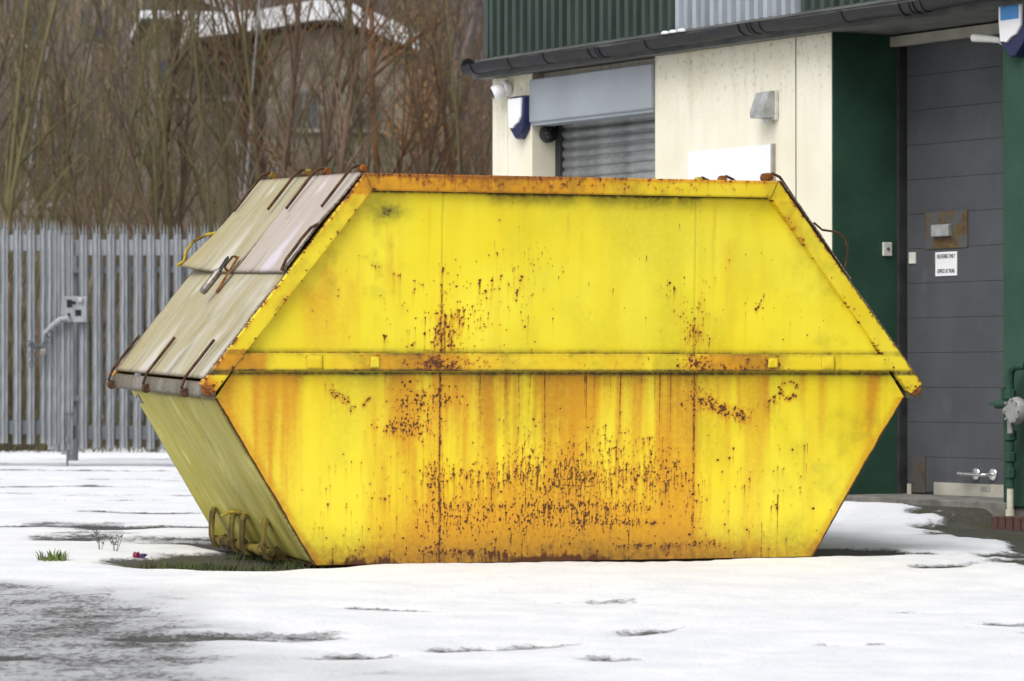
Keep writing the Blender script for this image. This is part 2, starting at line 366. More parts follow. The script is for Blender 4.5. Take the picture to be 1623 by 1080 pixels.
for a in ((-6.5, 31.3, -2.2, 31.4, 0.22, 1.0), (-5.5, 28.2, -1.9, 27.6, 0.16, 0.6), (-0.8, 14.2, 0.15, 14.9, 0.12, 0.6), (0.05, 14.7, 0.75, 16.0, 0.08, 0.7), (0.0, 14.1, 0.5, 14.5, 0.13, 0.62),
          (-0.9, 17.1, -0.2, 16.7, 0.08, 0.7), (1.1, 14.9, 1.6, 15.1, 0.07, 0.5), (1.5, 16.9, 2.4, 16.6, 0.07, 0.55), (2.0, 19.6, 2.6, 20.4, 0.09, 0.8), (-3.4, 22.6, -2.2, 22.9, 0.12, 0.6), (-3.2, 25.4, -1.8, 25.0, 0.2, 0.6), (-2.6, 21.2, -2.3, 22.0, 0.12, 0.8), (1.9, 23.1, 2.6, 22.6, 0.1, 0.6)): streak(*a)
# driven slush, near left
sl_m = smooth(-0.25, 0.75, (-0.85 - GX) * 0.9 + (15.6 - GY) * 0.26 + warp * 1.5) * smooth(18.8, 17.6, GY + warp * 1.8)
slush = np.maximum(slush, sl_m); bare(sl_m, 0.40)
# dry strip under the skip, with the two tongues that show at its ends
under = smooth(1.66, 1.34, np.abs(su) + warp * 0.20) * smooth(-0.03, 0.06, sw + wob * 0.05) * smooth(2.1, 1.8, sw)
bare(under, 1.0)
def blob(x0, y0, ax, ay, ang, amt, ws=0.5):
    ca, sa = math.cos(ang), math.sin(ang); a = ((GX - x0) * ca + (GY - y0) * sa) / ax; b = (-(GX - x0) * sa + (GY - y0) * ca) / ay
    m = smooth(1.32, 0.62, np.sqrt(a * a + b * b) + wob * ws + warp * ws); bare(m, amt); return m
mb = blob(-1.42, 19.72, 0.62, 0.62, -0.9, 1.0); moss = np.maximum(moss, mb)
blob(1.86, 20.95, 0.30, 0.42, 0.3, 1.0); blob(2.2, 20.8, 0.22, 0.16, 0.0, 0.8)
# wet apron before the loading door
ap = smooth(4.1, 4.9, S + warp * 1.2) * smooth(-0.60, 0.10, N + warp * 0.8 + wob * .7 + (S - 5.9) * .5) ; bare(ap, 1.0); moss = np.maximum(moss, ap * 0.8)
ap2 = smooth(5.3, 6.3, S + wob * 1.6 + warp * .6) * smooth(-0.90, -0.30, N + wob * 0.9 + warp * .4); bare(ap2, 1.0); moss = np.maximum(moss, ap2 * 0.9)
bare(smooth(-0.25, -0.05, N) * (S > -0.3), 0.8)
snow = np.clip(snow, 0, 1)
GZ = gz(GX, GY) + 0.022 * smooth(0.3, 0.8, snow) + 0.014 * snow * (fbm(GX * 1.4, GY * 1.1, 90, 4) - 0.5) * 2 + 0.006 * snow * (fbm(GX * 6, GY * 4, 95, 3) - 0.5)
GZ -= 0.024                                             # the bare tarmac lies just below the feet of things
def gmesh(name, X, Y, Z, mat, attrs):
    ny, nx = X.shape; me = bpy.data.meshes.new(name)
    idx = np.arange(nx * ny).reshape(ny, nx)
    q = np.stack([idx[:-1, :-1], idx[:-1, 1:], idx[1:, 1:], idx[1:, :-1]], -1).reshape(-1, 4)
    me.vertices.add(nx * ny); me.vertices.foreach_set('co', np.stack([X, Y, Z], -1).astype(np.float32).ravel())
    me.loops.add(q.size); me.loops.foreach_set('vertex_index', q.ravel().astype(np.int32))
    me.polygons.add(len(q)); me.polygons.foreach_set('loop_start', np.arange(0, q.size, 4, dtype=np.int32))
    me.polygons.foreach_set('use_smooth', np.ones(len(q), dtype=bool)); me.update(calc_edges=True)
    for k, a in attrs.items():
        at = me.attributes.new(k, 'FLOAT', 'POINT'); at.data.foreach_set('value', a.astype(np.float32).ravel())
    me.materials.append(M[mat]); return link(name, me)
tag(gmesh('yard_ground', GX, GY, GZ, 'yard_snow', {'snow': snow, 'slush': slush, 'moss': moss}), kind='structure')

# hillside beyond the fence
hx = axis(-40, 30, 0.8, -260, 260); hy = np.concatenate([np.arange(42.6, 80, 0.7), np.arange(80, 180, 2.0), np.arange(180, 420, 8.0)])
HX, HY = np.meshgrid(hx, hy)
def hz(x, y):
    x = np.asarray(x, float); y = np.asarray(y, float)
    z = 0.03 + 0.050 * np.maximum(y - 50, 0) + 0.055 * np.maximum(y - 70, 0) + 0.10 * np.maximum(y - 140, 0)
    return z + (fbm(x * 0.25, y * 0.25, 51, 4) - 0.5) * np.clip((y - 49) * 0.14, 0, 1.1)
tag(gmesh('hillside', HX, HY, hz(HX, HY), 'hillside', {'snow': smooth(51.5, 48.5, HY + (fbm(HX * .8, HY * .8, 55, 3) - .5) * 3)}), kind='structure')

# ------------------------------------------------------------------ the skip: weathering and painted-shade maps in metres on its front face
PR = 0.004; PU0, PU1, PZ1 = -2.06, 2.06, 2.02
PUs = np.arange(PU0, PU1, PR); PZs = np.arange(-0.02, PZ1, PR); PU, PZ = np.meshgrid(PUs, PZs)
class Paint:
    def __init__(s): s.rust = np.zeros(PU.shape); s.stain = np.zeros(PU.shape); s.grime = np.zeros(PU.shape)
    def win(s, u0, u1, z0, z1):
        i0 = max(0, int((z0 + 0.02) / PR)); i1 = min(len(PZs), int((z1 + 0.02) / PR) + 2); j0 = max(0, int((u0 - PU0) / PR)); j1 = min(len(PUs), int((u1 - PU0) / PR) + 2)
        return (slice(i0, i1), slice(j0, j1))
    def pit(s, u, z, r, drip):
        w = s.win(u - 5 * r, u + 5 * r, z - drip - 4 * r, z + 4 * r); U = PU[w] - u; Z = PZ[w] - z
        if U.size == 0: return
        el = rng.uniform(0.7, 1.4); d = np.sqrt((U * el) ** 2 + Z ** 2)
        s.rust[w] = np.maximum(s.rust[w], smooth(r * 1.5, r * 0.6, d) * rng.uniform(0.75, 1.0))
        dr = np.exp(-(U / max(r * 0.75, .0026)) ** 2) * np.where(Z < 0, np.clip(1 + Z / max(drip, 1e-4), 0, 1), 0)
        s.rust[w] = np.maximum(s.rust[w], dr * rng.uniform(0.45, 0.95))
        s.stain[w] += 0.13 * np.exp(-(d / (r * 2.4)) ** 2) + 0.20 * np.exp(-(U / (r * 1.3)) ** 2) * np.where(Z < 0, np.clip(1 + Z / (drip * 1.5 + .01), 0, 1), 0)
    def put(s, pts, r0=0.003, r1=0.0065, drip=0.03):
        for u, z in pts: s.pit(u, z, rng.uniform(r0, r1) * rng.choice([0.55, 0.75, 1.1], p=[0.5, 0.38, 0.12]), rng.exponential(drip * 1.35))
    def gauss(s, u, z, su, sz, n, **k): s.put(np.stack([rng.normal(u, su, n), rng.normal(z, sz, n)], -1), **k)
    def line(s, u0, z0, u1, z1, j, n, **k):
        t = rng.random(n); s.put(np.stack([u0 + (u1 - u0) * t + rng.normal(0, j, n), z0 + (z1 - z0) * t + rng.normal(0, j, n)], -1), **k)
    def area(s, u0, u1, z0, z1, n, **k):
        a = []
        while len(a) < n:
            q = (rng.uniform(u0, u1), rng.uniform(z0, z1))
            if rng.random() < 0.55 + 1.5 * max(0, float(fbm(np.array([q[0] * 7.0 + 50]), np.array([q[1] * 9.0 + 9]), 61, 3)[0]) - 0.42) * 3: a.append((q[0] + rng.normal(0, .035), max(.01, q[1] + rng.normal(0, .03))))
        s.put(a, **k)
    def band(s, u, wd_, ztop, ln, amt, thin=0.0):                    # a run of rusty water
        w = s.win(u - 3 * wd_, u + 3 * wd_, ztop - ln, ztop); U = PU[w] - u; Z = PZ[w]
        U = U + (vnoise(Z * 5.0 + u * 31, Z * 0 + u * 7, 71) - 0.5) * 0.016
        f = np.clip((Z - (ztop - ln)) / ln, 0, 1) ** 0.8 * (1 if abs(ztop - .975) < .01 else smooth(ztop, ztop - min(.10, ln * .4), Z + (vnoise(PU[w] * 60, Z * 9, 73) - .5) * .06))
        s.stain[w] += amt * np.exp(-(U / wd_) ** 2) * f
        if thin: s.rust[w] = np.maximum(s.rust[w], min(1, thin * 1.45) * np.exp(-(U / 0.0042) ** 2) * f ** 0.6)
    def sample(s, u, z):
        i = np.clip((z + 0.02) / PR, 0, len(PZs) - 1.001); j = np.clip((u - PU0) / PR, 0, len(PUs) - 1.001); i0 = i.astype(int); j0 = j.astype(int); fi = i - i0; fj = j - j0
        out = {}
        for k in ('rust', 'stain', 'grime'):
            a = getattr(s, k); out[k] = a[i0, j0] * (1 - fi) * (1 - fj) + a[i0 + 1, j0] * fi * (1 - fj) + a[i0, j0 + 1] * (1 - fi) * fj + a[i0 + 1, j0 + 1] * fi * fj
        return out
HT, HM, HB, ZM, ZT = 1.14, 1.91, 1.39, 0.845, 1.985      # half lengths at top, middle, bottom; heights
P = Paint()
sn = lambda fu, fz, sd, o=4: fbm((PU + 3) * fu, (PZ + 1) * fz, sd, o)
low = smooth(0.99, 0.96, PZ)                              # below the mid rail
# wide staining of the lower half
runs = sn(9, 0.7, 101, 4); runs2 = sn(26, 0.5, 111, 3)
zone = 0.16 + 0.80 * np.exp(-((PU + 0.15) / 0.95) ** 4) + 0.75 * smooth(-1.25, -1.75, PU) + 0.16 * smooth(0.7, 1.2, PU)
clean = np.exp(-((PU + 1.28) / 0.10) ** 2) * smooth(0.95, 0.7, PZ)
P.stain += low * zone * (smooth(0.38, 0.68, runs) * 0.55 + smooth(0.45, 0.7, runs2) * 0.22) * (0.55 + 0.45 * smooth(0.05, 0.5, PZ)) * (1 - 0.8 * clean)
P.stain += 0.22 * np.exp(-((PU + 0.12) / 0.62) ** 2 - ((PZ - 0.26) / 0.20) ** 2) * (0.6 + 0.8 * sn(6, 5, 121))
P.stain += 0.42 * smooth(.50, .10, PZ) * smooth(-1.15, -.75, PU) * smooth(.85, .55, PU) * (.30 + .7 * sn(3, 3, 123)) + .10 * low + .30 * smooth(.42, .02, PZ) * smooth(-1.3, -.8, PU) * smooth(1.3, .5, PU)
P.stain += 0.20 * low * np.exp(-((PU + 0.85) / 0.18) ** 2 - ((PZ - 0.75) / 0.2) ** 2)
P.stain += 0.13 * low * np.exp(-((PU + 1.75) / 0.22) ** 2)
for x_, ln, th in ((-.98, .3, .3), (-.93, .5, .0), (-.72, .9, .6), (-.64, .35, .4), (-.50, .55, .55), (-.35, .4, .5), (-.285, .65, .5), (-.145, .5, .6), (-.075, .3, .4), (.09, .6, .55), (.19, .35, .4), (.28, .55, .6), (.50, .5, .62), (.565, .6, .55), (.69, .95, .45), (.76, .3, .35), (.95, .35, .3), (1.10, .5, .0), (1.32, .3, .35), (1.42, .45, .2), (-1.55, .6, .2), (-1.7, .5, .3), (-1.62, .5, .0), (-1.84, .4, .2)):
    P.band(x_, rng.uniform(.012, .03), .975, ln, rng.uniform(.3, .6), th)
for x_, wd_, ln, am in ((1.72, .028, .42, .75), (1.74, .05, .3, .3), (-.90, .06, .7, .45), (-.58, .05, .8, .4), (.04, .05, .6, .4), (.36, .05, .7, .45), (.86, .05, .6, .28), (1.05, .06, .6, .25), (-1.82, .07, .6, .35), (-1.66, .06, .7, .4), (-1.50, .05, .75, .35)): P.band(x_, wd_, .975, ln, am)
for k in range(60):
    P.band(rng.normal(-.1, .6), rng.uniform(.006, .02), .975, rng.uniform(.08, .5), rng.uniform(.1, .4), rng.choice([0, .3, .5]))
# upper half, paler
for x_, wd_, zt, ln, am in ((-1.005, .022, 1.74, .34, .42), (-1.01, .05, 1.6, .4, .2), (-.79, .01, 1.89, .5, .25), (-.62, .04, 1.89, .3, .18), (-.02, .012, 1.84, .25, .4), (.05, .02, 1.75, .3, .2), (.44, .03, 1.89, .4, .18), (.80, .012, 1.89, .7, .3), (.88, .05, 1.7, .6, .22), (-1.32, .05, 1.55, .5, .3), (-1.42, .07, 1.45, .4, .35), (-1.2, .04, 1.5, .4, .2), (-.66, .10, 1.30, .22, .30), (.69, .05, 1.26, .18, .3)): P.band(x_, wd_, zt, ln, am)
P.stain += 0.12 * smooth(.99, 1.0, PZ) * smooth(.5, .75, sn(7, .8, 131)) + .10 * smooth(-.9, -1.4, PU) * smooth(.99, 1.0, PZ)
# seams between the sheets
for x_, am in ((-.715, .40), (.693, .26)):
    P.grime += am * np.exp(-((PU - x_) / .0045) ** 2) * (0.4 + sn(2, 9, 141))
# pits
P.gauss(-.69, 1.20, .075, .07, 110, drip=.04); P.gauss(-.58, 1.31, .13, .11, 95, drip=.03); P.gauss(-.42, 1.40, .18, .10, 60, drip=.025)
P.line(-.34, 1.42, -.15, 1.61, .045, 26); P.area(-.95, -.05, 1.12, 1.55, 40); P.line(-.78, 1.13, -.62, 1.25, .04, 60, drip=.05)
P.line(.70, 1.17, .50, 1.46, .035, 34); P.line(.69, 1.17, .74, 1.42, .028, 22); P.gauss(.68, 1.17, .045, .05, 42); P.area(.4, .85, 1.15, 1.5, 14, r1=.005)
P.line(1.03, 1.27, 1.09, 1.40, .005, 16); P.area(.9, 1.6, 1.1, 1.72, 46, r1=.0055); P.area(-1.4, -.9, 1.1, 1.6, 14)
P.line(-1.10, 1.525, -1.05, 1.512, .003, 8, drip=.02); P.line(-.98, 1.475, -.93, 1.47, .004, 10, drip=.05); P.line(-.87, 1.445, -.80, 1.41, .004, 9); P.line(-1.03, 1.165, -.99, 1.155, .003, 8, drip=.05)
P.area(-.9, 1.3, 1.1, 1.85, 55, r1=.0045); P.line(-.863, 1.375, -.860, 1.405, .001, 9, r0=.003, r1=.004, drip=.004)
P.line(-1.32, .91, -1.17, .78, .012, 46, drip=.012); P.line(-1.30, .87, -1.14, .78, .010, 22, drip=.012); P.line(-1.135, .805, -1.095, .85, .002, 22, drip=.006)
P.gauss(-.79, .845, .095, .042, 190, drip=.02); P.gauss(-.90, .695, .075, .026, 150, drip=.02); P.gauss(-.84, .76, .11, .06, 95, drip=.025)
P.line(.68, .86, 1.02, .73, .022, 165, drip=.012); P.gauss(.70, .85, .05, .045, 55); P.line(.78, .80, .98, .735, .012, 80, drip=.01)
for k in range(34):
    a = rng.uniform(0, 6.28); P.pit(1.235 + .05 * math.cos(a) + rng.normal(0, .008), .885 + .045 * math.sin(a) + rng.normal(0, .008), rng.uniform(.004, .007), .01)
P.line(1.10, .80, 1.20, .87, .01, 18)
P.area(-.78, .66, .37, .50, 980, drip=.04, r1=.0052); P.area(-.35, .62, .46, .62, 430, drip=.035, r1=.005); P.area(-.25, .35, .58, .70, 45)
P.line(-.86, .30, .45, .285, .016, 250, drip=.03, r1=.005); P.area(-.82, .35, .15, .30, 950, drip=.03, r1=.0048); P.line(0, .2, .5, .19, .010, 120, drip=.02); P.area(-.3, .72, .2, .45, 430, drip=.035, r1=.005)
P.line(-.82, .065, -.35, .048, .011, 150, drip=.015); P.line(.25, .07, .83, .078, .009, 150, drip=.012); P.line(-.80, .075, -.70, .105, .004, 26, drip=.005)
P.area(-1.4, -.7, .05, .6, 85, drip=.04); P.area(.75, 1.5, .08, .6, 40, drip=.05); P.area(-1, 1.3, .05, .8, 130); P.area(-1.3, 1.2, .03, .14, 160, drip=.02)
P.line(1.17, .25, 1.20, .62, .012, 11, drip=.07, r1=.008); P.line(1.30, .35, 1.38, .62, .02, 8, drip=.07, r1=.008); P.line(.40, .63, .46, .635, .002, 9, drip=.02); P.line(-1.04, .335, -1.0, .333, .002, 7); P.line(-.12, .392, .16, .386, .0015, 60, r0=.0015, r1=.003, drip=.003)
P.line(-.715, 0, -.715, .97, .004, 75, drip=.05); P.line(.693, 0, .693, .97, .004, 60, drip=.05); P.line(-.715, 1.08, -.715, 1.5, .003, 30, drip=.04)
# dirt plus painted shade under both rails; dirt over mid rail and along foot
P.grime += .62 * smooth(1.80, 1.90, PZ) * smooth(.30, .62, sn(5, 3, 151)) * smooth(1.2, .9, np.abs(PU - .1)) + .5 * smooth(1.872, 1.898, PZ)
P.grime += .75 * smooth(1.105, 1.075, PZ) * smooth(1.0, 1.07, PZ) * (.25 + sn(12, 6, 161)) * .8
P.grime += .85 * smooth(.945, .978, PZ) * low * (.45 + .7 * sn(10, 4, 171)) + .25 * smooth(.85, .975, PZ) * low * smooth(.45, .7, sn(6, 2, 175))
P.grime += .72 * smooth(.24, 0, PZ) * (.3 + .8 * sn(5, 8, 181)) ; P.stain += .5 * smooth(.14, 0, PZ) * (.3 + .8 * sn(4, 5, 186))
P.rust += .9 * smooth(.075, -.03, PZ + (sn(22, 16, 191, 5) - .5) * .09) * (np.exp(-((PU + 1.1) / .22) ** 2) + np.exp(-((PU + .05) / .33) ** 2) + .25)
# mossy smudge and rubbed scratches at the upper left
P.grime += .85 * np.exp(-((PU + .985) / .085) ** 2 - ((PZ - 1.795) / .045) ** 2) * (.25 + sn(14, 14, 201)) + .45 * np.exp(-((PU + 1.06) / .07) ** 2 - ((PZ - 1.80) / .07) ** 2)
P.grime += .32 * np.exp(-((PU + 1.18) / .20) ** 2 - ((PZ - 1.55) / .26) ** 2) * smooth(.45, .75, sn(16, 16, 211)) * smooth(.99, 1.0, PZ)
P.grime += .18 * smooth(.5, .75, sn(2.2, 1.6, 221)) + .22 * smooth(.9, 1.5, PU) * smooth(.5, .8, sn(7, 7, 225))
# rusty cut edges of the sheet
edl = (HM - np.abs(PU)) * (ZM / math.hypot(ZM, HM - HB)) - (ZM - PZ) * ((HM - HB) / math.hypot(ZM, HM - HB))
P.rust += np.where(PZ < ZM, .85 * smooth(.016, .003, edl + (sn(14, 14, 231) - .5) * .010), 0); P.stain += np.where(PZ < ZM, .4 * smooth(.06, .01, edl), 0)
cap = .76 + .40 * smooth(.20, .0, PZ + (sn(7, 5, 241) - .5) * .12); P.stain = cap * np.tanh(P.stain / cap)
P.grime += .9 * low * smooth(.955, .976, PZ) + .7 * smooth(1.884, 1.897, PZ) + .35 * smooth(1.085, 1.072, PZ) * smooth(1.0, 1.07, PZ)  # shadow lines under both rails painted into the colour; dark line over mid rail
for k in ('rust', 'stain', 'grime'): setattr(P, k, np.clip(getattr(P, k), 0, 1.3))
# rails have their own weathering and painted shade
Q = Paint()
mid = (PZ < 1.09) & (PZ > .96); top = PZ > 1.88; slope = ~mid & ~top
Q.stain += np.where(mid, .28 * smooth(.5, .7, sn(3, 2, 301)) + .50 * np.exp(-((PU + .95) / .28) ** 2) + .4 * np.exp(-((PU - .95) / .2) ** 2) + .5 * smooth(-1.62, -1.68, PU), 0)
Q.stain += np.where(top, (.80 * smooth(.7, -.3, PU) + .15) * (.45 + .75 * sn(8, 4, 311)) + .45 * smooth(1.955, 1.985, PZ), 0)
Q.stain += np.where(slope, .32 * smooth(.45, .7, sn(4, 4, 321)) + .35 * smooth(-.9, -1.2, PU) * smooth(1.6, 1.95, PZ), 0)
Q.grime += np.where(mid, .95 * smooth(1.0, .980, PZ) + .55 * smooth(1.055, 1.072, PZ) * (.3 + sn(15, 3, 331)) + .5 * np.exp(-((PU + .95) / .25) ** 2) * sn(9, 9, 335) + .3 * smooth(.45, .7, sn(8, 8, 337)), 0)  # lower edge of the mid rail: dirt deepened with painted shade
Q.grime += np.where(top, .30 * smooth(.5, .75, sn(10, 6, 341)), 0) + np.where(slope, .22 * smooth(.45, .75, sn(10, 10, 351)), 0)
if True:
    q_ = Q
    q_.gauss(-.72, 1.02, .09, .03, 230, drip=.01); q_.gauss(-.78, 1.03, .2, .025, 70, drip=.01); q_.gauss(.69, 1.03, .045, .03, 150, drip=.01); q_.gauss(1.115, 1.025, .03, .022, 90, drip=.01); q_.gauss(.85, 1.0, .12, .02, 50)
    q_.area(-1.6, 1.7, .98, 1.07, 130, r1=.005, drip=.01); q_.line(-1.75, .985, 1.75, .978, .004, 330, drip=.008, r1=.005); q_.area(-1.1, 1.1, 1.9, 1.98, 60, drip=.02); q_.line(-1.1, 1.982, 1.1, 1.982, .004, 200, drip=.015)
    for k in range(30): u_ = rng.uniform(-1.05, 1.0); q_.line(u_, 1.97, u_ + rng.choice([-.05, .05]), 1.93, .002, 7, r0=.002, r1=.004, drip=.01)
    for sg in (-1, 1):
        for k in range(95):
            t_ = rng.random(); q_.pit(sg * (1.10 + .86 * t_ - .05 * rng.random()), 1.95 - 1.07 * t_ - .05 * rng.random(), rng.uniform(.0025, .006), .012)
        q_.line(sg * 1.15, 1.98, sg * 2.0, .915, .006, 200, drip=.008); q_.gauss(sg * 1.95, .88, .03, .02, 45, drip=.01)
    q_.stain += .9 * np.exp(-((PU + 1.96) / .06) ** 2 - ((PZ - .885) / .06) ** 2)
for k in ('rust', 'stain', 'grime'): setattr(Q, k, np.clip(getattr(Q, k), 0, 1.2))

def set_attrs(me, d):
    for k, a in d.items():
        at = me.attributes.new(k, 'FLOAT', 'POINT'); at.data.foreach_set('value', np.asarray(a, np.float32).ravel())
# a subdivided plate: quad a-b-c-d (b-a along u, d-a along v), thickness along -normal; bulge(u01,v01) gives relief; paint(positions)->attrs
def plate(name, a, b, c, d, th, nu, nv, mats, parent, paint=None, bulge=None, ch=0.004, uvscale=True):
    a, b, c, d = (np.array(p, float) for p in (a, b, c, d)); nrm = np.cross(b - a, d - a); nrm /= np.linalg.norm(nrm)
    U, V = np.meshgrid(np.linspace(0, 1, nu + 1), np.linspace(0, 1, nv + 1))
    pos = (a * ((1 - U) * (1 - V))[..., None] + b * (U * (1 - V))[..., None] + c * (U * V)[..., None] + d * ((1 - U) * V)[..., None])
    h = bulge(U, V) if bulge is not None else 0 * U
    rim = np.zeros_like(U); rim[0, :] = rim[-1, :] = 1; rim[:, 0] = rim[:, -1] = 1
    front = pos + nrm * (h - ch * rim)[..., None]
    back = pos + nrm * (h - th)[..., None]
    n1 = U.size; idx = np.arange(n1).reshape(U.shape)
    q = np.stack([idx[:-1, :-1], idx[:-1, 1:], idx[1:, 1:], idx[1:, :-1]], -1).reshape(-1, 4)
    ring = np.concatenate([idx[0, :-1], idx[:-1, -1], idx[-1, :0:-1], idx[:0:-1, 0]])
    ring2 = np.roll(ring, -1)
    bk = n1 + np.arange(len(ring)); bk2 = np.roll(bk, -1)
    side = np.stack([ring, bk, bk2, ring2], -1)
    vs = np.concatenate([front.reshape(-1, 3), back.reshape(-1, 3)[ring]])
    faces = [tuple(x) for x in q.tolist()] + [tuple(x) for x in side.tolist()] + [tuple(bk[::-1].tolist())]
    me = bpy.data.meshes.new(name); me.from_pydata(vs.tolist(), [], faces); me.update()
    lu = np.linalg.norm(b - a); lv = np.linalg.norm(d - a)
    uvv = np.concatenate([np.stack([U * lu, V * lv], -1).reshape(-1, 2), np.stack([U * lu, V * lv], -1).reshape(-1, 2)[ring]])
    li = np.empty(len(me.loops), np.int32); me.loops.foreach_get('vertex_index', li)
    uvl = me.uv_layers.new(name='UVMap'); uvl.data.foreach_set('uv', uvv[li].astype(np.float32).ravel())
    me.polygons.foreach_set('use_smooth', [True] * len(q) + [False] * (len(faces) - len(q)))
    if paint is not None: set_attrs(me, paint(vs, uvv, lu, lv))
    for m in (mats if isinstance(mats, (list, tuple)) else [mats]): me.materials.append(M[m])
    return link(name, me, parent)

SKM = Matrix(((UX, WX, 0, SO.x), (UY, WY, 0, SO.y), (0, 0, 1, 0), (0, 0, 0, 1))) @ Matrix.Rotation(math.atan(TILT), 4, 'X')
skip = empty('waste_skip', SKM)
tag(skip, 'large rusty yellow enclosed waste skip with hinged lids, standing in the snow', 'skip')
W = 1.70
# front sheet: hexagonal grid with dents, carrying the painted wear and rail shade
nz_, nu_ = 430, 850
zs = np.linspace(0, ZT - .02, nz_ + 1)
hl = np.where(zs < ZM, HB + (HM - HB) * zs / ZM, HM + (HT - .02 - HM) * (zs - ZM) / (ZT - ZM))
FU = np.linspace(-1, 1, nu_ + 1)[None, :] * hl[:, None]; FZ = np.repeat(zs[:, None], nu_ + 1, 1)
dent = (fbm((FU + 3) * 1.3, (FZ + 1) * 1.3, 401, 2) - .5) * .034 + (fbm((FU + 3) * 5, (FZ + 1) * 4, 405, 2) - .5) * .004
for x_ in (-.715, .693): dent += .0015 * np.exp(-((FU - x_) / .006) ** 2) - .002 * np.exp(-((FU - x_) / .05) ** 2)
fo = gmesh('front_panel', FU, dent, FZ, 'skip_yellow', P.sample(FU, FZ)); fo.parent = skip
mb_ = MB().prism([(-HM + .012, ZM), (-HB + .012, 0), (HB - .012, 0), (HM - .012, ZM), (HT - .012, ZT - .02), (-HT + .012, ZT - .02)], W - .006, W); mb_.build('back_panel', 'skip_yellow', skip)
MB().box((-HB, .02, -.004), (HB, W - .02, .004)).build('floor_panel', 'rust_dark', skip)
for y_ in (.10, .85, 1.6): MB().box((-HB + .03, y_ - .04, -.03), (HB - .03, y_ + .04, -.004)).build('skid_runner', 'rust_dark', skip)
def rimgrime(amt=1.0, wdt=.03):
    def f(vs, uv, lu, lv):
        e = np.minimum(np.minimum(uv[:, 0], lu - uv[:, 0]), np.minimum(uv[:, 1], lv - uv[:, 1])); return {'grime': amt * smooth(wdt, 0, e)}
    return f
def dents(sd, amp, fu=2.0, fv=2.0): return lambda U, V: (fbm(U * fu + 3, V * fv + 7, sd, 2) - .5) * amp
# slanting lower ends
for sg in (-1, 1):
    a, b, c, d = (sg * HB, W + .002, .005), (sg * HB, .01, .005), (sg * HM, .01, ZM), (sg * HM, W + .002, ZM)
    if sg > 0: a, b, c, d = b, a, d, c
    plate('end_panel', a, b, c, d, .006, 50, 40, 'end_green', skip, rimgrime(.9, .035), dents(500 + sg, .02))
# roof sheet
plate('roof_panel', (-HT, .02, ZT - .012), (HT, .02, ZT - .012), (HT, W - .02, ZT - .012), (-HT, W - .02, ZT - .012), .006, 30, 20, 'lid_cream', skip, rimgrime(), dents(510, .02))
# frame rails front and back
def railpaint(vs, uv, lu, lv): return Q.sample(vs[:, 0], vs[:, 2])
TIP = (2.00, .915); sdx, sdz = TIP[0] - 1.145, TIP[1] - ZT; L_ = math.hypot(sdx, sdz); sdx /= L_; sdz /= L_; RW = .088
inx, inz = sdz * RW, -sdx * RW                              # inward offset of the right-hand sloping rail
ti = 1.145 + inx + sdx / sdz * (ZT - RW - (ZT + inz))       # mitre with the top rail, lower corner
for side in (0, 1):
    y0 = -.045 if side == 0 else W + .045
    def qd(n, pts, nu, nv, th=.05, off=0.0):
        pts = [(p[0], y0 + (off if side == 0 else -off), p[1]) for p in pts]
        if side: pts = [pts[1], pts[0], pts[3], pts[2]]
        return plate(n, *pts, th, nu if side == 0 else 8, nv if side == 0 else 2, 'rail_yellow', skip, railpaint, (lambda U, V: (fbm(U * 9 + 2, V * 1 + 4, 520 + side, 2) - .5) * .008) if n != 'sloping_rail' else (lambda U, V: (fbm(U * 1 + 2, V * 6 + 4, 525 + side, 2) - .5) * .008), ch=.006)
    qd('top_rail', [(-ti, ZT - RW), (ti, ZT - RW), (1.145, ZT), (-1.145, ZT)], 400, 16)
    for sg in (-1, 1):
        o1 = (sg * 1.145, ZT); i1 = (sg * ti, ZT - RW); o2 = (sg * TIP[0], TIP[1]); i2 = (sg * (TIP[0] + inx), TIP[1] + inz)
        if sg > 0: qd('sloping_rail', [i2, o2, o1, i1], 16, 260, off=.003)
        else: qd('sloping_rail', [o2, i2, i1, o1], 16, 260, off=.003)
    z0_, z1_ = .982, 1.072
    ux = lambda z: TIP[0] + inx + sdx / sdz * (z - (TIP[1] + inz))
    qd('mid_rail', [(-ux(z0_) - .01, z0_), (ux(z0_) + .01, z0_), (ux(z1_) + .01, z1_), (-ux(z1_) - .01, z1_)], 560, 16, off=.006)
    if side == 0:
        def clean_(vs, uv, lu, lv): return {'grime': .5 * smooth(.008, 0, np.minimum(np.minimum(uv[:, 0], lu - uv[:, 0]), np.minimum(uv[:, 1], lv - uv[:, 1]))), 'stain': .15 * np.ones(len(vs)), 'rust': np.zeros(len(vs))}
        for u_, wd_, h_ in ((-1.404, .046, .036), (-1.085, .026, .030), (1.123, .030, .026), (1.441, .042, .038)):
            plate('lug_patch', (u_ - wd_, -.048, 1.027 - h_), (u_ + wd_, -.048, 1.027 - h_), (u_ + wd_ * .9, -.048, 1.027 + h_), (u_ - wd_ * .9, -.048, 1.027 + h_), .012, 8, 6, 'rail_yellow', skip, clean_, lambda U, V: (fbm(U * 3, V * 3, int(90 + u_ * 10), 2) - .5) * .006)
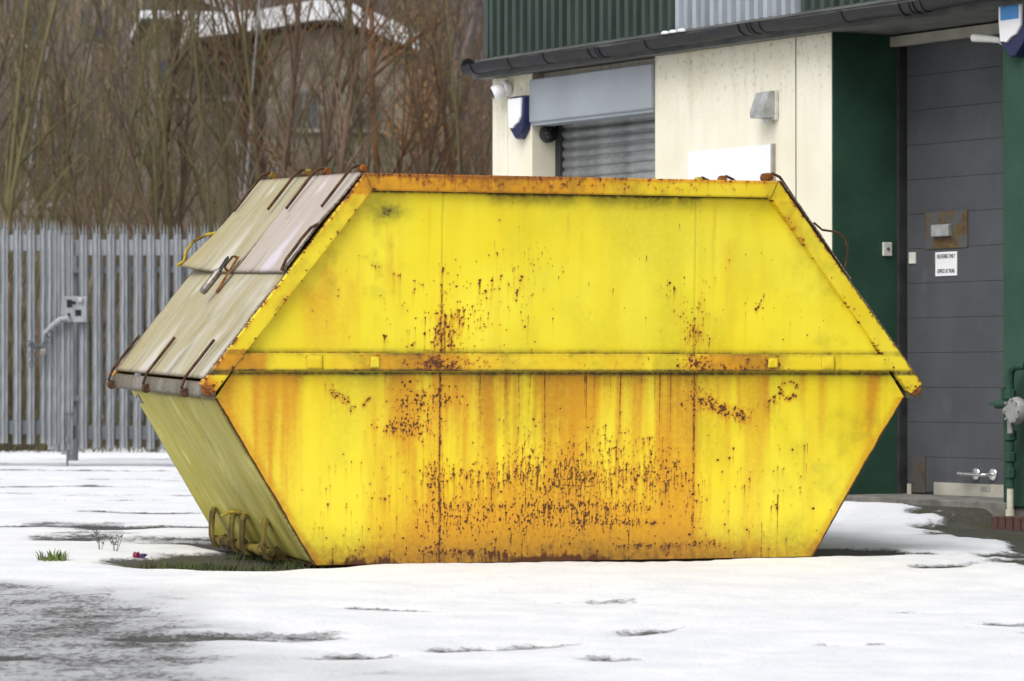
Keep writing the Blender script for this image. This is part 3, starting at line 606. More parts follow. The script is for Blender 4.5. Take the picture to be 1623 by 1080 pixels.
# cross bars at the widest line, with hinge arms; sloping lids
SD = Vector((-sdx, 0, sdz)); UPN = Vector((sdz, 0, -sdx)); UPN = -UPN if UPN.z < 0 else UPN   # left slope: down-slope direction and outward normal
UPN = Vector((-abs(sdz), 0, abs(sdx)))
for sg in (-1, 1):
    cx_ = sg * (TIP[0] - .045); cz_ = .893
    b_ = plate('cross_bar', *([(cx_ - .05, W + .03, cz_ - .042), (cx_ - .05, -.03, cz_ - .042), (cx_ - .042, -.03, cz_ + .036), (cx_ - .042, W + .03, cz_ + .036)] if sg < 0 else [(cx_ + .05, -.03, cz_ - .042), (cx_ + .05, W + .03, cz_ - .042), (cx_ + .042, W + .03, cz_ + .036), (cx_ + .042, -.03, cz_ + .036)]), .085, 60, 4, 'bar_grey', skip, rimgrime(.8, .02), dents(530, .006, 6, 1), ch=.008)
    m_ = MB(); m_.lathe([(.010, -.048), (.030, -.046), (.038, -.035), (.039, 0), (.036, .02)], 18, 0, Matrix.Translation((cx_, -.02, cz_ + .0)) @ Matrix.Rotation(R(90), 4, 'X')); m_.build('bar_end_cap', 'rust', b_, True)
def sp(t, y, h=0.0):                                     # point on the left slope: t metres down from the top edge, y across, h proud
    p = Vector((-1.145, y, ZT)) + SD * t + UPN * h; return p
def mir(p, sg): return Vector((p.x * (-sg), p.y, p.z))
SLOPE_L = L_
def lid(name, t0, t1, y0, y1, h, mat, sd, sg=-1, warp=None, th=.010):
    a, b, c, d = sp(t1, y1, h), sp(t1, y0, h), sp(t0, y0, h), sp(t0, y1, h)
    if sg > 0: a, b, c, d = mir(b, 1), mir(a, 1), mir(d, 1), mir(c, 1)
    bl = lambda U, V: (fbm(U * 2 + 1, V * 2 + 3, sd, 3) - .5) * .030 * np.sin(np.clip(V, 0, 1) * 3.14) ** .5 + (warp(U, V) if warp else 0)
    return plate(name, a, b, c, d, th, 40, 40, mat, skip, rimgrime(1.0, .022), bl, ch=.003)
def rod(pts, r, name, mat, par, sides=8): return MB().tube(pts, r, sides).build(name, mat, par, True)
for sg in (-1, 1):
    q = (lambda p: p) if sg < 0 else (lambda p: mir(p, 1))
    lid('slope_sheet', .0, SLOPE_L - .05, .0, W, -.020, 'rust_dark', 540, sg, th=.004)
    ll = lid('lower_lid', .615, SLOPE_L - .035, -.035, W + .02, .006, 'lid_cream', 541 + sg, sg)
    for y_ in (.20, .95, 1.67):
        h_ = rod([q(sp(SLOPE_L + .045, y_, -.035)), q(sp(SLOPE_L + .035, y_, .010)), q(sp(SLOPE_L - .02, y_, .028)), q(sp(SLOPE_L - .26, y_ + .01, .026))], .008, 'hinge_arm', 'rust_dark', ll)
        MB().lathe([(.02, -.02), (.024, -.012), (.024, .012), (.02, .02)], 14, 0, Matrix.Translation(q(sp(SLOPE_L + .045, y_, -.02))) @ Matrix.Rotation(R(90), 4, 'X')).build('hinge_pin', 'rust_dark', h_ if False else ll, True)
    w1 = (lambda U, V: .055 * np.clip(1 - U, 0, 1) ** 2.2 * np.clip(1 - V, 0, 1) ** 1.6) if sg < 0 else None
    for y0_, y1_, mt, arms, wf in ((-.035, .835, 'lid_pink', (.05, .66), None), (.842, W + .035, 'lid_cream', (.99, 1.63), w1)):
        ul = lid('upper_lid', .01, .665, y0_, y1_, .022, mt, 551 + abs(int(y0_ * 10)), sg, wf)
        for y_ in arms:
            rod([q(sp(-.035, y_, -.005)), q(sp(-.03, y_, .030)), q(sp(.01, y_, .052)), q(sp(.26, y_ + .008, .048))], .008, 'hinge_arm', 'rust_dark', ul)
            MB().lathe([(.018, -.025), (.022, -.018), (.022, .018), (.018, .025)], 14, 0, Matrix.Translation(q(sp(-.030, y_, .0))) @ Matrix.Rotation(R(90), 4, 'X')).build('hinge_pin', 'rust_yellow' if y_ > .9 else 'rust', ul, True)
        if y0_ > .5: hd = [sp(.40, W + .01, .035), sp(.43, W + .05, .06), sp(.50, W + .11, .085), sp(.57, W + .10, .085), sp(.63, W + .05, .07), sp(.675, W + .03, .09)]
        else: hd = [sp(.36, -.04, .03), sp(.40, -.055, .05), sp(.48, -.06, .055), sp(.52, -.05, .05), sp(.60, -.03, .045), sp(.66, -.03, .03)]
        if sg < 0: rod([q(p) for p in hd], .0085, 'lid_handle', 'rust_yellow' if y0_ > .5 else 'rust_dark', ul)
    if sg > 0: rod([mir(sp(.30, -.03, .03), 1), mir(sp(.36, -.03, .045), 1), mir(sp(.42, -.02, .105), 1), mir(sp(.47, -.02, .125), 1), mir(sp(.53, -.02, .11), 1), mir(sp(.60, -.03, .03), 1)], .006, 'lid_handle', 'rust_dark', ul)
    # hasp over the meeting of the three lids
    hs_ = plate('hasp', *[q(p) for p in ((sp(.80, .895, .024), sp(.80, .855, .024), sp(.58, .845, .052), sp(.58, .885, .052)) if sg < 0 else (sp(.80, .855, .024), sp(.80, .895, .024), sp(.58, .885, .052), sp(.58, .845, .052)))], .008, 2, 6, 'rust', skip)
    rod([q(sp(.59, .86, .04)), q(sp(.592, .86, .062)), q(sp(.602, .86, .072)), q(sp(.66, .87, .072)), q(sp(.672, .87, .062)), q(sp(.675, .87, .03))], .0065, 'hasp_staple', 'rust_dark', skip)
# fork pocket of the left and right end: four lugs on a pivot tube
for sg in (-1, 1):
    q = lambda p: Vector(((p[0] + .036) * -sg, p[1], p[2] - .055))
    for i, y_ in enumerate((.37, .75, .95, 1.33)):
        pl = [(-1.545, .268), (-1.572, .274), (-1.582, .245), (-1.587, .18), (-1.586, .12), (-1.566, .062), (-1.545, .056), (-1.54, .068), (-1.572, .12), (-1.574, .18), (-1.569, .24)]
        m_ = MB(); m_.prism([(q((p[0], 0, p[1])).x, p[1] - .055) for p in pl], y_ - .036, y_ + .036); o_ = m_.build('lift_lug', 'bracket_olive', skip)
        MB().prism([(q((p[0], 0, p[1])).x, p[1] - .055) for p in [(-1.50, .13), (-1.565, .11), (-1.555, .07), (-1.44, .05)]], y_ - .006, y_ + .006).build('lug_web', 'bracket_olive', skip)
    MB().tube([q((-1.550, .32, .100)), q((-1.550, 1.385, .100))], .022, 14).build('pivot_tube', 'bracket_olive', skip, True)
    for y_ in (.52, .85, 1.06, 1.20): MB().lathe([(.022, -.03), (.030, -.026), (.030, .026), (.022, .03)], 16, 0, Matrix.Translation(q((-1.550, y_, .100))) @ Matrix.Rotation(R(90), 4, 'X')).build('collar', 'bracket_olive', skip, True)
    rod([q((-1.552, .75, .275)), q((-1.585, .95, .272)), q((-1.56, 1.20, .235))], .009, 'retaining_pin', 'rust_yellow', skip)
plate('maker_plate', (-1.868, W - .03, .765), (-1.868, W - .13, .765), (-1.892, W - .13, .815), (-1.892, W - .03, .815), .004, 2, 2, 'galv_light', skip)
MB().lathe([(.012, 0), (.030, .004), (.034, .02), (.026, .038), (.012, .042)], 14, 0, Matrix.Translation((1.10, .02, ZT))).build('roof_lug', 'rust', skip, True)
# padlock, a thing of its own, hanging in the hasp
pm = SKM @ Matrix.Translation(sp(.665, .885, .075))
pad = empty('padlock', pm); tag(pad, 'small worn steel padlock hanging in the hasp of the skip lids', 'padlock')
d_ = SD
m_ = MB(); m_.tube([d_ * .03, d_ * .045, d_ * .17, d_ * .185], [.014, .021, .021, .014], 12); m_.build('body', 'steel_worn', pad, True)
m_ = MB(); m_.tube([d_ * .04 + Vector((0, .016, 0)), d_ * -.01 + Vector((0, .018, .006)), d_ * -.030 + Vector((0, .014, .012)), d_ * -.040 + Vector((0, 0, .014)), d_ * -.030 + Vector((0, -.014, .012)), d_ * -.01 + Vector((0, -.018, .006)), d_ * .04 + Vector((0, -.016, 0))], .006, 8); m_.build('shackle', 'rubber_black', pad, True)

# ------------------------------------------------------------------ industrial unit (local x along the wall towards the viewer's right, y inwards, z up)
unit = empty('industrial_unit', BM)
tag(unit, 'cream and green workshop building with corrugated upper storey and black gutter', 'building')
def bbox(name, mat, a, b, parent=unit, ch=0.0): return MB().box(a, b, 0, None, ch).build(name, mat, parent)
EAVE = 3.215
S_SH0, S_SH1, S_D0, S_D1 = 0.564, 2.277, 4.46, 6.28
bbox('wall', 'cream_wall', (0, 0, -.1), (S_SH0, .27, EAVE), ch=.006)
bbox('corner_strip', 'cream_wall', (-.008, -.010, -.1), (.215, .1, EAVE - .005), ch=.004)
bbox('wall', 'cream_wall', (S_SH1, 0, -.1), (S_D0 - .012, .27, EAVE), ch=.006)
bbox('wall_joint', 'flashing', (4.034, -.0035, .2), (4.041, .01, EAVE - .01))
bbox('wall', 'cream_wall', (S_SH0, .10, 3.14), (S_SH1, .27, EAVE))
bbox('wall', 'cream_wall', (-.006, .27, -.1), (.2, 6.0, EAVE))
bbox('door_jamb', 'green_render', (S_D0 - .012, .004, -.05), (S_D0, .60, EAVE))
bbox('wall', 'green_render', (S_D1, -.002, .16), (9.5, .60, EAVE), ch=.012)
bbox('wall_base', 'concrete', (S_D1 + .03, .02, -.1), (9.5, .59, .165))
# roller shutter
sb = MB().box((S_SH0 + .004, -.03, 2.845), (S_SH1 - .004, .16, 3.165), 0, None, .012); shb = sb.build('shutter_box', 'box_grey', unit)
bbox('box_lip', 'box_grey', (S_SH0 + .01, -.012, 2.822), (S_SH1 - .01, .14, 2.846), shb)
sht = bbox('roller_shutter', 'door_frame', (S_SH0 + .16, .255, .05), (S_SH1, .27, 2.85))
bbox('guide_channel', 'door_frame', (S_SH0 + .002, .20, .05), (S_SH0 + .075, .262, 2.85), sht); bbox('guide_channel', 'door_frame', (S_SH1 - .06, .20, .05), (S_SH1 - .002, .262, 2.85), sht)
pr = [(0, .0)] + [(-.020 * math.sin(math.pi * k / 8) ** .7, .066 * k / 8) for k in range(1, 8)] + [(0, .066), (0, .075), (.012, .075), (.012, 0)]
me_slat = None
for k in range(37):
    if me_slat is None:
        m_ = MB(); n_ = len(pr); x0_, x1_ = S_SH0 + .06, S_SH1 - .06
        m_.add([(x0_, p[0], p[1]) for p in pr] + [(x1_, p[0], p[1]) for p in pr], [(i, (i + 1) % n_, (i + 1) % n_ + n_, i + n_) for i in range(n_)] + [tuple(range(n_)), tuple(range(2 * n_ - 1, n_ - 1, -1))])
        me_slat = m_.mesh('slat', 'slat_grey', True)
    o_ = link('slat', me_slat, sht); o_.location = (0, .238, .09 + k * .0755)
# eaves: soffit, fascia, flashing, gutter with brackets and joints
bbox('soffit', 'soffit', (-.12, -.10, EAVE), (9.5, .62, EAVE + .02))
bbox('fascia', 'flashing', (-.12, -.12, EAVE - .005), (9.5, -.10, EAVE + .12))
bbox('lintel', 'lintel', (S_D0 - .01, .46, 3.135), (S_D1 + .02, .52, 3.20))
m_ = MB(); m_.add([(-.14, -.125, 3.335), (9.5, -.125, 3.335), (9.5, .04, 3.385), (-.14, .04, 3.385), (-.14, -.115, 3.325), (9.5, -.115, 3.325), (9.5, .05, 3.375), (-.14, .05, 3.375)], [(0, 1, 2, 3), (7, 6, 5, 4), (0, 4, 5, 1), (1, 5, 6, 2), (2, 6, 7, 3), (3, 7, 4, 0)]); m_.build('flashing', 'flashing', unit)
gt = MB(); r0, r1, sgm = .062, .057, 14; s0, s1 = -.06, 9.5
stn = [s0 + (s1 - s0) * k / 60 for k in range(61)]
def gcen(s): return Vector((s, -.19, 3.300 + .006 * math.sin(s * 2.1) + .004 * math.sin(s * 5.3)))
vs_ = []; fs_ = []
for s in stn:
    c = gcen(s)
    for rr, rev in ((r0, 0), (r1, 1)):
        for k in range(sgm + 1):
            kk = sgm - k if rev else k; th = math.pi + math.pi * kk / sgm; vs_.append((s, c.y + rr * math.cos(th), c.z + rr * 1.05 * math.sin(th)))
n_ = 2 * (sgm + 1)
fs_ = [(i * n_ + k, i * n_ + (k + 1) % n_, (i + 1) * n_ + (k + 1) % n_, (i + 1) * n_ + k) for i in range(len(stn) - 1) for k in range(n_)] + [tuple(range(n_)), tuple((len(stn) - 1) * n_ + k for k in range(n_))[::-1]]
gut = gt.add(vs_, fs_).build('gutter', 'gutter_black', unit, True)
def hoop(name, s, wd_, r_, tail):
    m_ = MB(); c = gcen(s); vs_ = []
    for xs in (s - wd_ / 2, s + wd_ / 2):
        for rr, rev in ((r_ + .007, 0), (r_, 1)):
            for k in range(sgm + 1):
                kk = sgm - k if rev else k; th = math.pi + math.pi * kk / sgm; vs_.append((xs, c.y + rr * math.cos(th), c.z + .004 + rr * 1.05 * math.sin(th)))
    m_.add(vs_, [(k, (k + 1) % n_, (k + 1) % n_ + n_, k + n_) for k in range(n_)] + [tuple(range(n_))[::-1], tuple(range(n_, 2 * n_))])
    if tail: m_.box((s - wd_ / 2, c.y + r_ - .02, c.z - .05), (s + wd_ / 2, -.121, c.z - .005))
    m_.build(name, 'gutter_black', gut)
for s in (.06, .62, 1.13, 2.52, 3.95, 4.9, 5.75, 6.9): hoop('gutter_bracket', s, .05, r0 + .002, True)
for s in (1.78, 3.72, 5.55): hoop('gutter_joint', s, .012, r0 + .004, False); hoop('gutter_joint', s + .07, .07, r0 + .001, False); hoop('gutter_joint', s + .145, .012, r0 + .004, False)
MB().lathe([(.058, 0), (.064, .002), (.064, .012), (.058, .014)], 20, 0, Matrix.Translation(gcen(s0 - .012)) @ Matrix.Rotation(R(90), 4, 'Y')).build('gutter_stop_end', 'gutter_black', gut)
# corrugated cladding above the eaves
def cladding(mat, s0, s1, y, z0=3.355, z1=6.2):
    pitch = .112; m_ = MB(); xs = []; n = int(round((s1 - s0) / pitch)); p = (s1 - s0) / n
    for k in range(n): xs += [(s0 + k * p, 0), (s0 + k * p + .42 * p, 0), (s0 + k * p + .50 * p, -.040), (s0 + k * p + .92 * p, -.040)]
    xs.append((s1, 0)); N = len(xs)
    vs_ = [(x, y + d, z) for z in (z0, z1) for x, d in xs] + [(x, y + d + .006, z) for z in (z0, z1) for x, d in xs]
    fs_ = [(i, i + 1, i + 1 + N, i + N) for i in range(N - 1)] + [(i + 2 * N + 1, i + 2 * N, i + 3 * N, i + 3 * N + 1) for i in range(N - 1)] + [(i, i + 2 * N, i + 1 + 2 * N, i + 1) for i in range(N - 1)]
    m_.add(vs_, fs_).build('cladding_sheet', mat, unit)
cladding('clad_green', -.13, 2.50, .04); cladding('clad_pale', 2.50, 4.04, .034); cladding('clad_green', 4.04, 9.5, .04)
bbox('cladding_corner', 'clad_green', (-.16, .0, 3.38), (-.10, .12, 6.2), ch=.004)
bbox('end_cladding', 'clad_green', (-.15, .12, 3.30), (-.12, 6.0, 6.2))
bbox('roof', 'flashing', (-.2, -.05, 6.2), (9.6, 6.1, 6.3)); bbox('back_wall', 'cream_wall', (0, 5.9, -.1), (9.5, 6.1, 6.2)); bbox('side_wall', 'cream_wall', (9.4, .6, -.1), (9.52, 5.9, 6.2))
# loading door in its recess
DY = .56
door = bbox('loading_door', 'door_frame', (S_D0, DY + .02, .1), (S_D1 + .4, DY + .05, 3.2))
bbox('door_guide', 'door_frame', (S_D0 + .002, DY - .05, .15), (S_D0 + .035, DY + .02, 3.13), door)
PH = .2275
for k in range(13):
    z0_ = .2065 + k * PH
    m_ = MB().box((S_D0 + .06, DY - .006, z0_ + .0008), (S_D1 + .35, DY + .02, z0_ + PH - .0008), 0, None, .0022); m_.build('panel', 'door_grey', door)
bbox('bottom_strip', 'door_strip', (S_D0 + .36, DY - .012, .190), (S_D1 + .35, DY + .01, .272), door)
bbox('bottom_seal', 'rubber_black', (S_D0 + .06, DY, .175), (S_D1 + .35, DY + .015, .207), door)
bbox('threshold', 'concrete', (S_D0 - .05, -.02, .02), (S_D1 + .1, DY + .1, .188), unit, .006)
def dpt(px_s, z): return px_s, z
lb = bbox('letter_plate', 'plate_rust', (4.736, DY - .014, 1.792), (5.188, DY - .004, 2.034), door, .002)
MB().box((4.834, DY - .045, 1.870), (5.025, DY - .012, 1.948), 0, None, .006).build('letter_flap', 'galv_light', door)
bbox('patch_plate', 'plate_brown', (4.575, DY - .012, .20), (4.725, DY - .004, .437), door)
bbox('patch_plate', 'door_strip', (S_D0 + .062, DY - .010, .185), (4.565, DY - .005, .255), door)
HZ = .334
h_ = MB(); h_.tube([(5.42, DY - .075, HZ - .003), (5.17, DY - .075, HZ + .004)], .011, 10); h_.tube([(5.42, DY - .075, HZ - .003), (5.445, DY - .05, HZ), (5.45, DY, HZ)], .011, 10); h_.tube([(5.275, DY - .075, HZ), (5.275, DY, HZ)], .010, 10)
hnd = h_.build('door_handle', 'steel_bright', door, True)
for s in (5.275, 5.455): MB().lathe([(.038, 0), (.040, .004), (.036, .010), (.015, .012)], 20, 0, Matrix.Translation((s, DY - .008, HZ)) @ Matrix.Rotation(R(90), 4, 'X')).build('handle_rose', 'steel_bright', door, True)
bbox('maker_badge', 'galv_light', (5.33, DY - .015, .225), (5.43, DY - .012, .255), door)
def on_wall(name, s, n, z, label, cat, group=None):
    o = empty(name, BM @ Matrix.Translation((s, n, z))); return tag(o, label, cat, group)
# notice on the door
nt_ = on_wall('door_notice', 4.957, DY - .010, 1.692, 'white DELIVERIES ONLY OFFICE AT REAR notice on the grey loading door', 'notice')
MB().box((-.117, -.002, -.078), (.117, .002, .078)).build('board', 'white_plastic', nt_)
def text(name, body, size, loc, mat, parent, sx=1.0):
    cu = bpy.data.curves.new(name, 'FONT'); cu.body = body; cu.size = size; cu.align_x = 'CENTER'; cu.align_y = 'CENTER'; cu.extrude = .0006; cu.offset = .0002
    o = bpy.data.objects.new(name, cu); COL.objects.link(o)
    dg = bpy.context.evaluated_depsgraph_get(); me = bpy.data.meshes.new_from_object(o.evaluated_get(dg)); COL.objects.unlink(o); bpy.data.objects.remove(o)
    me.materials.clear(); me.materials.append(M[mat]); me.transform(Matrix.Rotation(R(90), 4, 'X') @ Matrix.Diagonal((sx, 1, 1, 1))); o = link(name, me, parent); o.location = loc; return o
text('lettering', 'DELIVERIES ONLY', .038, (0, -.0035, .048), 'ink', nt_, .66); text('lettering', 'OFFICE AT REAR', .038, (0, -.0035, -.048), 'ink', nt_, .68)
st_ = tag(MB().box((-.037, -.003, -.037), (.037, .003, .037)).build('sticker', 'off_white'), 'small blank white square sticker on the grey loading door', 'sticker'); st_.matrix_world = BM @ Matrix.Translation((4.585, DY - .010, 1.741))
# bell push on the green reveal
bp = empty('bell_push', BM @ Matrix.Translation((S_D0, .43, 1.80))); tag(bp, 'narrow white bell push on the green door reveal', 'bell push')
MB().box((0, -.035, -.045), (.018, .035, .045), 0, None, .004).build('case', 'off_white', bp); MB().lathe([(.011, 0), (.011, .006), (.008, .008)], 14, 0, Matrix.Translation((.018, 0, 0)) @ Matrix.Rotation(R(90), 4, 'Y')).build('button', 'weed_dark', bp)
# alarm boxes: tapered shield, white front cover, navy surround
def alarm(s, z, label, badge, w=.125, h=.155):
    o = on_wall('alarm_box', s, 0, z, label, 'alarm box', 'alarm boxes on the building')
    sh = [(-w, h), (-w * .93, h * .2), (-w * .74, -h * .55), (-w * .15, -h), (w * .15, -h), (w * .74, -h * .55), (w * .93, h * .2), (w, h), (w * .8, h * 1.06), (-w * .8, h * 1.06)]
    def loft(layers):
        vs_ = []; m_ = MB()
        for y, k, dz in layers: vs_ += [(p[0] * k, y, p[1] * k + dz) for p in sh]
        N = len(sh); fs_ = [(l * N + i, l * N + (i + 1) % N, (l + 1) * N + (i + 1) % N, (l + 1) * N + i) for l in range(len(layers) - 1) for i in range(N)] + [tuple(range(N)), tuple((len(layers) - 1) * N + i for i in range(N))[::-1]]
        return m_.add(vs_, fs_)
    loft([(0, 1, 0), (-.05, 1, 0), (-.066, .95, 0)]).build('surround', 'navy', o, True)
    cv = [(-w * .86, h * .95), (-w * .84, h * .2), (-w * .74, -h * .42), (-w * .3, -h * .48), (0, -h * .30), (w * .35, -h * .22), (w * .62, h * .05), (w * .72, h * .95)]
    m_ = MB(); N = len(cv); cxm = 0; vs_ = [(p[0], -.064, p[1]) for p in cv] + [(p[0], -.076, p[1]) for p in cv] + [(p[0] * .94, -.082, p[1] * .96) for p in cv]
    m_.add(vs_, [(l * N + i, l * N + (i + 1) % N, (l + 1) * N + (i + 1) % N, (l + 1) * N + i) for l in range(2) for i in range(N)] + [tuple(range(2 * N, 3 * N))[::-1], tuple(range(N))]); m_.build('cover', 'white_plastic', o)
    if badge: MB().box((-w * .66, -.0845, h * .30), (w * .52, -.0825, h * .78)).build('badge', 'sky_blue', o)
    return o
alarm(.45, 2.885, 'white and navy alarm box beside the grey roller shutter box', False); alarm(6.47, 3.075, 'alarm box with blue badge on the green wall by the loading door', True, .15, .175)
# security camera under the eaves
cc = on_wall('security_camera', .24, -.02, 3.10, 'white dome security camera under the gutter at the wall corner', 'camera')
MB().lathe([(.05, 0), (.055, .01), (.055, .05), (.045, .06)], 24, 0, Matrix.Translation((0, .01, .02)) @ Matrix.Rotation(R(90), 4, 'X')).build('base', 'white_plastic', cc, True)
rt = Matrix.Translation((-.01, -.075, -.005)) @ Matrix.Rotation(R(-25), 4, 'Z') @ Matrix.Rotation(R(110), 4, 'X')
MB().lathe([(.02, -.055), (.045, -.045), (.058, -.02), (.060, .01), (.055, .035), (.046, .045)], 24, 0, rt).build('housing', 'white_plastic', cc, True)
MB().lathe([(.040, .044), (.038, .050), (.02, .054), (.005, .055)], 20, 0, rt).build('lens', 'lens_black', cc, True)
# dark round lamp on the shutter reveal
rl = empty('reveal_lamp', BM @ Matrix.Translation((S_SH0, .125, 2.765))); tag(rl, 'black round bulkhead lamp on the cream reveal beside the roller shutter', 'lamp')
MB().lathe([(.062, 0), (.066, .01), (.064, .05), (.052, .06)], 24, 0, Matrix.Rotation(R(90), 4, 'Y')).build('casing', 'rubber_black', rl, True); MB().lathe([(.050, .055), (.044, .068), (.025, .078), (.004, .081)], 20, 0, Matrix.Rotation(R(90), 4, 'Y')).build('glass', 'lens_black', rl, True)
# wedge wall light
wl = on_wall('wall_light', 3.75, 0, 2.775, 'white wedge-shaped wall light above the blank sign board', 'wall light')
MB().box((-.085, -.03, -.10), (.085, 0, .10), 0, None, .008).build('back_plate', 'off_white', wl)
m_ = MB(); pw = [(-.03, .095), (-.075, .085), (-.125, -.04), (-.12, -.085), (-.03, -.085)]
m_.add([(-.08, p[0], p[1]) for p in pw] + [(.08, p[0], p[1]) for p in pw], [(i, (i + 1) % 5, (i + 1) % 5 + 5, i + 5) for i in range(5)] + [(0, 1, 2, 3, 4), (9, 8, 7, 6, 5)]); m_.build('hood', 'galv_light', wl)
for zz in (-.05, .05): MB().lathe([(.012, 0), (.012, .008)], 10, 0, Matrix.Translation((.08, -.02, zz)) @ Matrix.Rotation(R(90), 4, 'Y')).build('screw', 'off_white', wl)
MB().box((-.03, -.05, -.125), (.03, -.005, -.085), 0, None, .004).build('sensor', 'off_white', wl)
# blank sign board
sg_ = on_wall('sign_board', 3.27, 0, 2.04, 'blank white sign board on the cream wall behind the skip', 'sign')
MB().box((-.525, -.025, -.475), (.505, -.003, .475), 0, None, .002).build('panel', 'sign_white', sg_); MB().box((.505, -.028, -.478), (.525, -.002, .478)).build('edge_trim', 'lintel', sg_)
# floodlight arm over the door
fl = empty('tube_lamp', BM @ Matrix.Translation((S_D1 - .02, .02, 3.02))); tag(fl, 'grey tubular lamp reaching out from the wall over the loading door', 'lamp')
MB().tube([(-.01, .0, 0), (-.10, -.01, .015), (-.26, -.03, .035)], [.018, .022, .026], 12).build('barrel', 'off_white', fl, True); MB().lathe([(.03, -.01), (.03, .01)], 12, 0, Matrix.Translation((0, 0, 0)) @ Matrix.Rotation(R(90), 4, 'Y')).build('mount', 'galv_light', fl)
# gas meter pipework on the green pier
gm = on_wall('gas_meter', 6.50, -.09, .35, 'grey gas regulator on green painted pipes with cream riser below', 'gas meter')
MB().tube([(-.03, 0, -.33), (-.03, 0, -.06)], .021, 14).build('riser', 'pipe_cream', gm, True); MB().tube([(-.032, 0, -.33), (-.032, 0, -.20)], .028, 14).build('sleeve', 'pipe_cream', gm, True)
MB().tube([(-.03, 0, -.07), (-.03, 0, .10), (-.03, 0, .26)], [.024, .026, .024], 14).build('lower_pipe', 'green_render', gm, True)
for z_, r_ in ((.02, .036), (.12, .038), (.25, .040), (.50, .036)): MB().lathe([(r_ * .8, -.03), (r_, -.025), (r_, .025), (r_ * .8, .03)], 8, 0, Matrix.Translation((-.03, 0, z_))).build('coupling', 'green_render', gm)
MB().tube([(-.03, 0, .42), (-.03, 0, .60), (-.015, 0, .65), (.03, 0, .67), (.09, .02, .67)], .024, 12).build('upper_pipe', 'green_render', gm, True)
MB().tube([(-.03, 0, .44), (-.16, 0, .44)], [.022, .03], 10).tube([(-.10, 0, .44), (-.10, 0, .54)], .016, 8).box((-.22, -.02, .43), (-.10, .02, .45)).build('valve', 'green_render', gm, True)
MB().lathe([(.02, -.04), (.075, -.035), (.085, -.01), (.085, .01), (.07, .035), (.02, .04)], 24, 0, Matrix.Translation((.06, -.02, .40)) @ Matrix.Rotation(R(90), 4, 'X')).build('regulator', 'meter_grey', gm, True)
for k in range(8): MB().lathe([(.008, 0), (.008, .012)], 6, 0, Matrix.Translation((.06 + .068 * math.cos(k * .785), -.058, .40 + .068 * math.sin(k * .785))) @ Matrix.Rotation(R(90), 4, 'X')).build('bolt', 'meter_grey', gm)
MB().tube([(-.04, -.02, .40), (.0, -.02, .40)], .028, 10).tube([(0, -.02, .40), (0, -.02, .27), (-.03, 0, .25)], .02, 10).build('union', 'meter_grey', gm, True)
# brick plinth under the riser: bricks on edge
bp_ = empty('brick_plinth', BM @ Matrix.Translation((6.43, -.20, .0))); tag(bp_, 'low plinth of red bricks on edge below the gas pipe', 'plinth')
MB().box((.004, .004, -.02), (1.196, .196, .098)).build('bed', 'mortar', bp_)
m_ = MB().box((0, 0, 0), (.064, .215, .102), 0, None, .004).mesh('brick', 'brick_red')
for k in range(16): o_ = link('brick', m_, bp_); o_.location = (k * .0745 + .003, -.008 + random.uniform(-.003, .003), .012 + random.uniform(-.003, .003)); o_.rotation_euler = (0, 0, random.uniform(-.02, .02))
# lumps of snow left on the gutter
m_ = MB()
for s in (2.62, 2.72, 2.83):
    m_.lathe([(.004, .018), (.02, .014), (.032, .0), (.03, -.012), (.01, -.016)][::-1], 12, 0, BM @ Matrix.Translation((s, -.13, 3.345)) @ Matrix.Diagonal((1.3, .8, .8, 1)))
tag(m_.build('snow', 'snow_plain', None, True), 'three small lumps of snow left lying along the black gutter', 'snow', kind='stuff')

# ------------------------------------------------------------------ palisade gates and the fence behind
def pale_mesh(name, h, w, mat):
    cols = [(-.5, .0), (-.34, .012), (-.16, .012), (-.08, -.010), (.08, -.010), (.16, .012), (.34, .012), (.5, .0)]
    top = [-.02, -.07, -.10, -.04, -.04, -.10, -.07, -.02]
    vs_ = []; N = len(cols)
    for back in (0, 1):
        for (x, y) in cols: vs_.append((x * w, y + back * .003, 0))
        for i, (x, y) in enumerate(cols): vs_.append((x * w, y + back * .003, h - .10))
    fs_ = [(i, i + 1, N + i + 1, N + i) for i in range(N - 1)] + [(2 * N + i + 1, 2 * N + i, 3 * N + i, 3 * N + i + 1) for i in range(N - 1)]
    m_ = MB().add(vs_, fs_)
    for a, b, tx, ty, tz in ((0, 2, -.46, -.050, -.005), (3, 4, 0, -.012, 0.02), (5, 7, .46, -.050, -.005)):   # three points, the outer two bent forward
        pts = [(cols[i][0] * w, cols[i][1], h - .10) for i in range(a, b + 1)] + [(tx * w, ty, h + tz)]
        pts2 = [(p[0], p[1] + .003, p[2]) for p in pts]; n = len(pts)
        m_.add(pts + pts2, [(i, i + 1, n - 1) for i in range(n - 2)] + [(n + i + 1, n + i, 2 * n - 1) for i in range(n - 2)] + [(n - 2, n - 1, 2 * n - 1, 2 * n - 2), (0, n, 2 * n - 1, n - 1)])
    return m_.mesh(name, mat)
def rail_mb(x0, x1, z, h=.06, y=.016): 
    m_ = MB().box((x0, y, z), (x1, y + .006, z + h)); m_.box((x0, y + .0061, z), (x1, y + .055, z + .007)); return m_
def frame_at(px, d, ang): return Matrix.Translation(((px - 811.5) / 6100 * d, d, 0)) @ Matrix.Rotation(R(ang), 4, 'Z')
PALE = pale_mesh('pale', 2.25, .082, 'galv'); PALE_B = pale_mesh('pale', 2.02, .082, 'galv_dull')
bolt_me = MB().lathe([(.011, 0), (.011, .008), (.006, .011)], 8, 0, Matrix.Rotation(R(90), 4, 'X')).mesh('bolt', 'galv_dull')
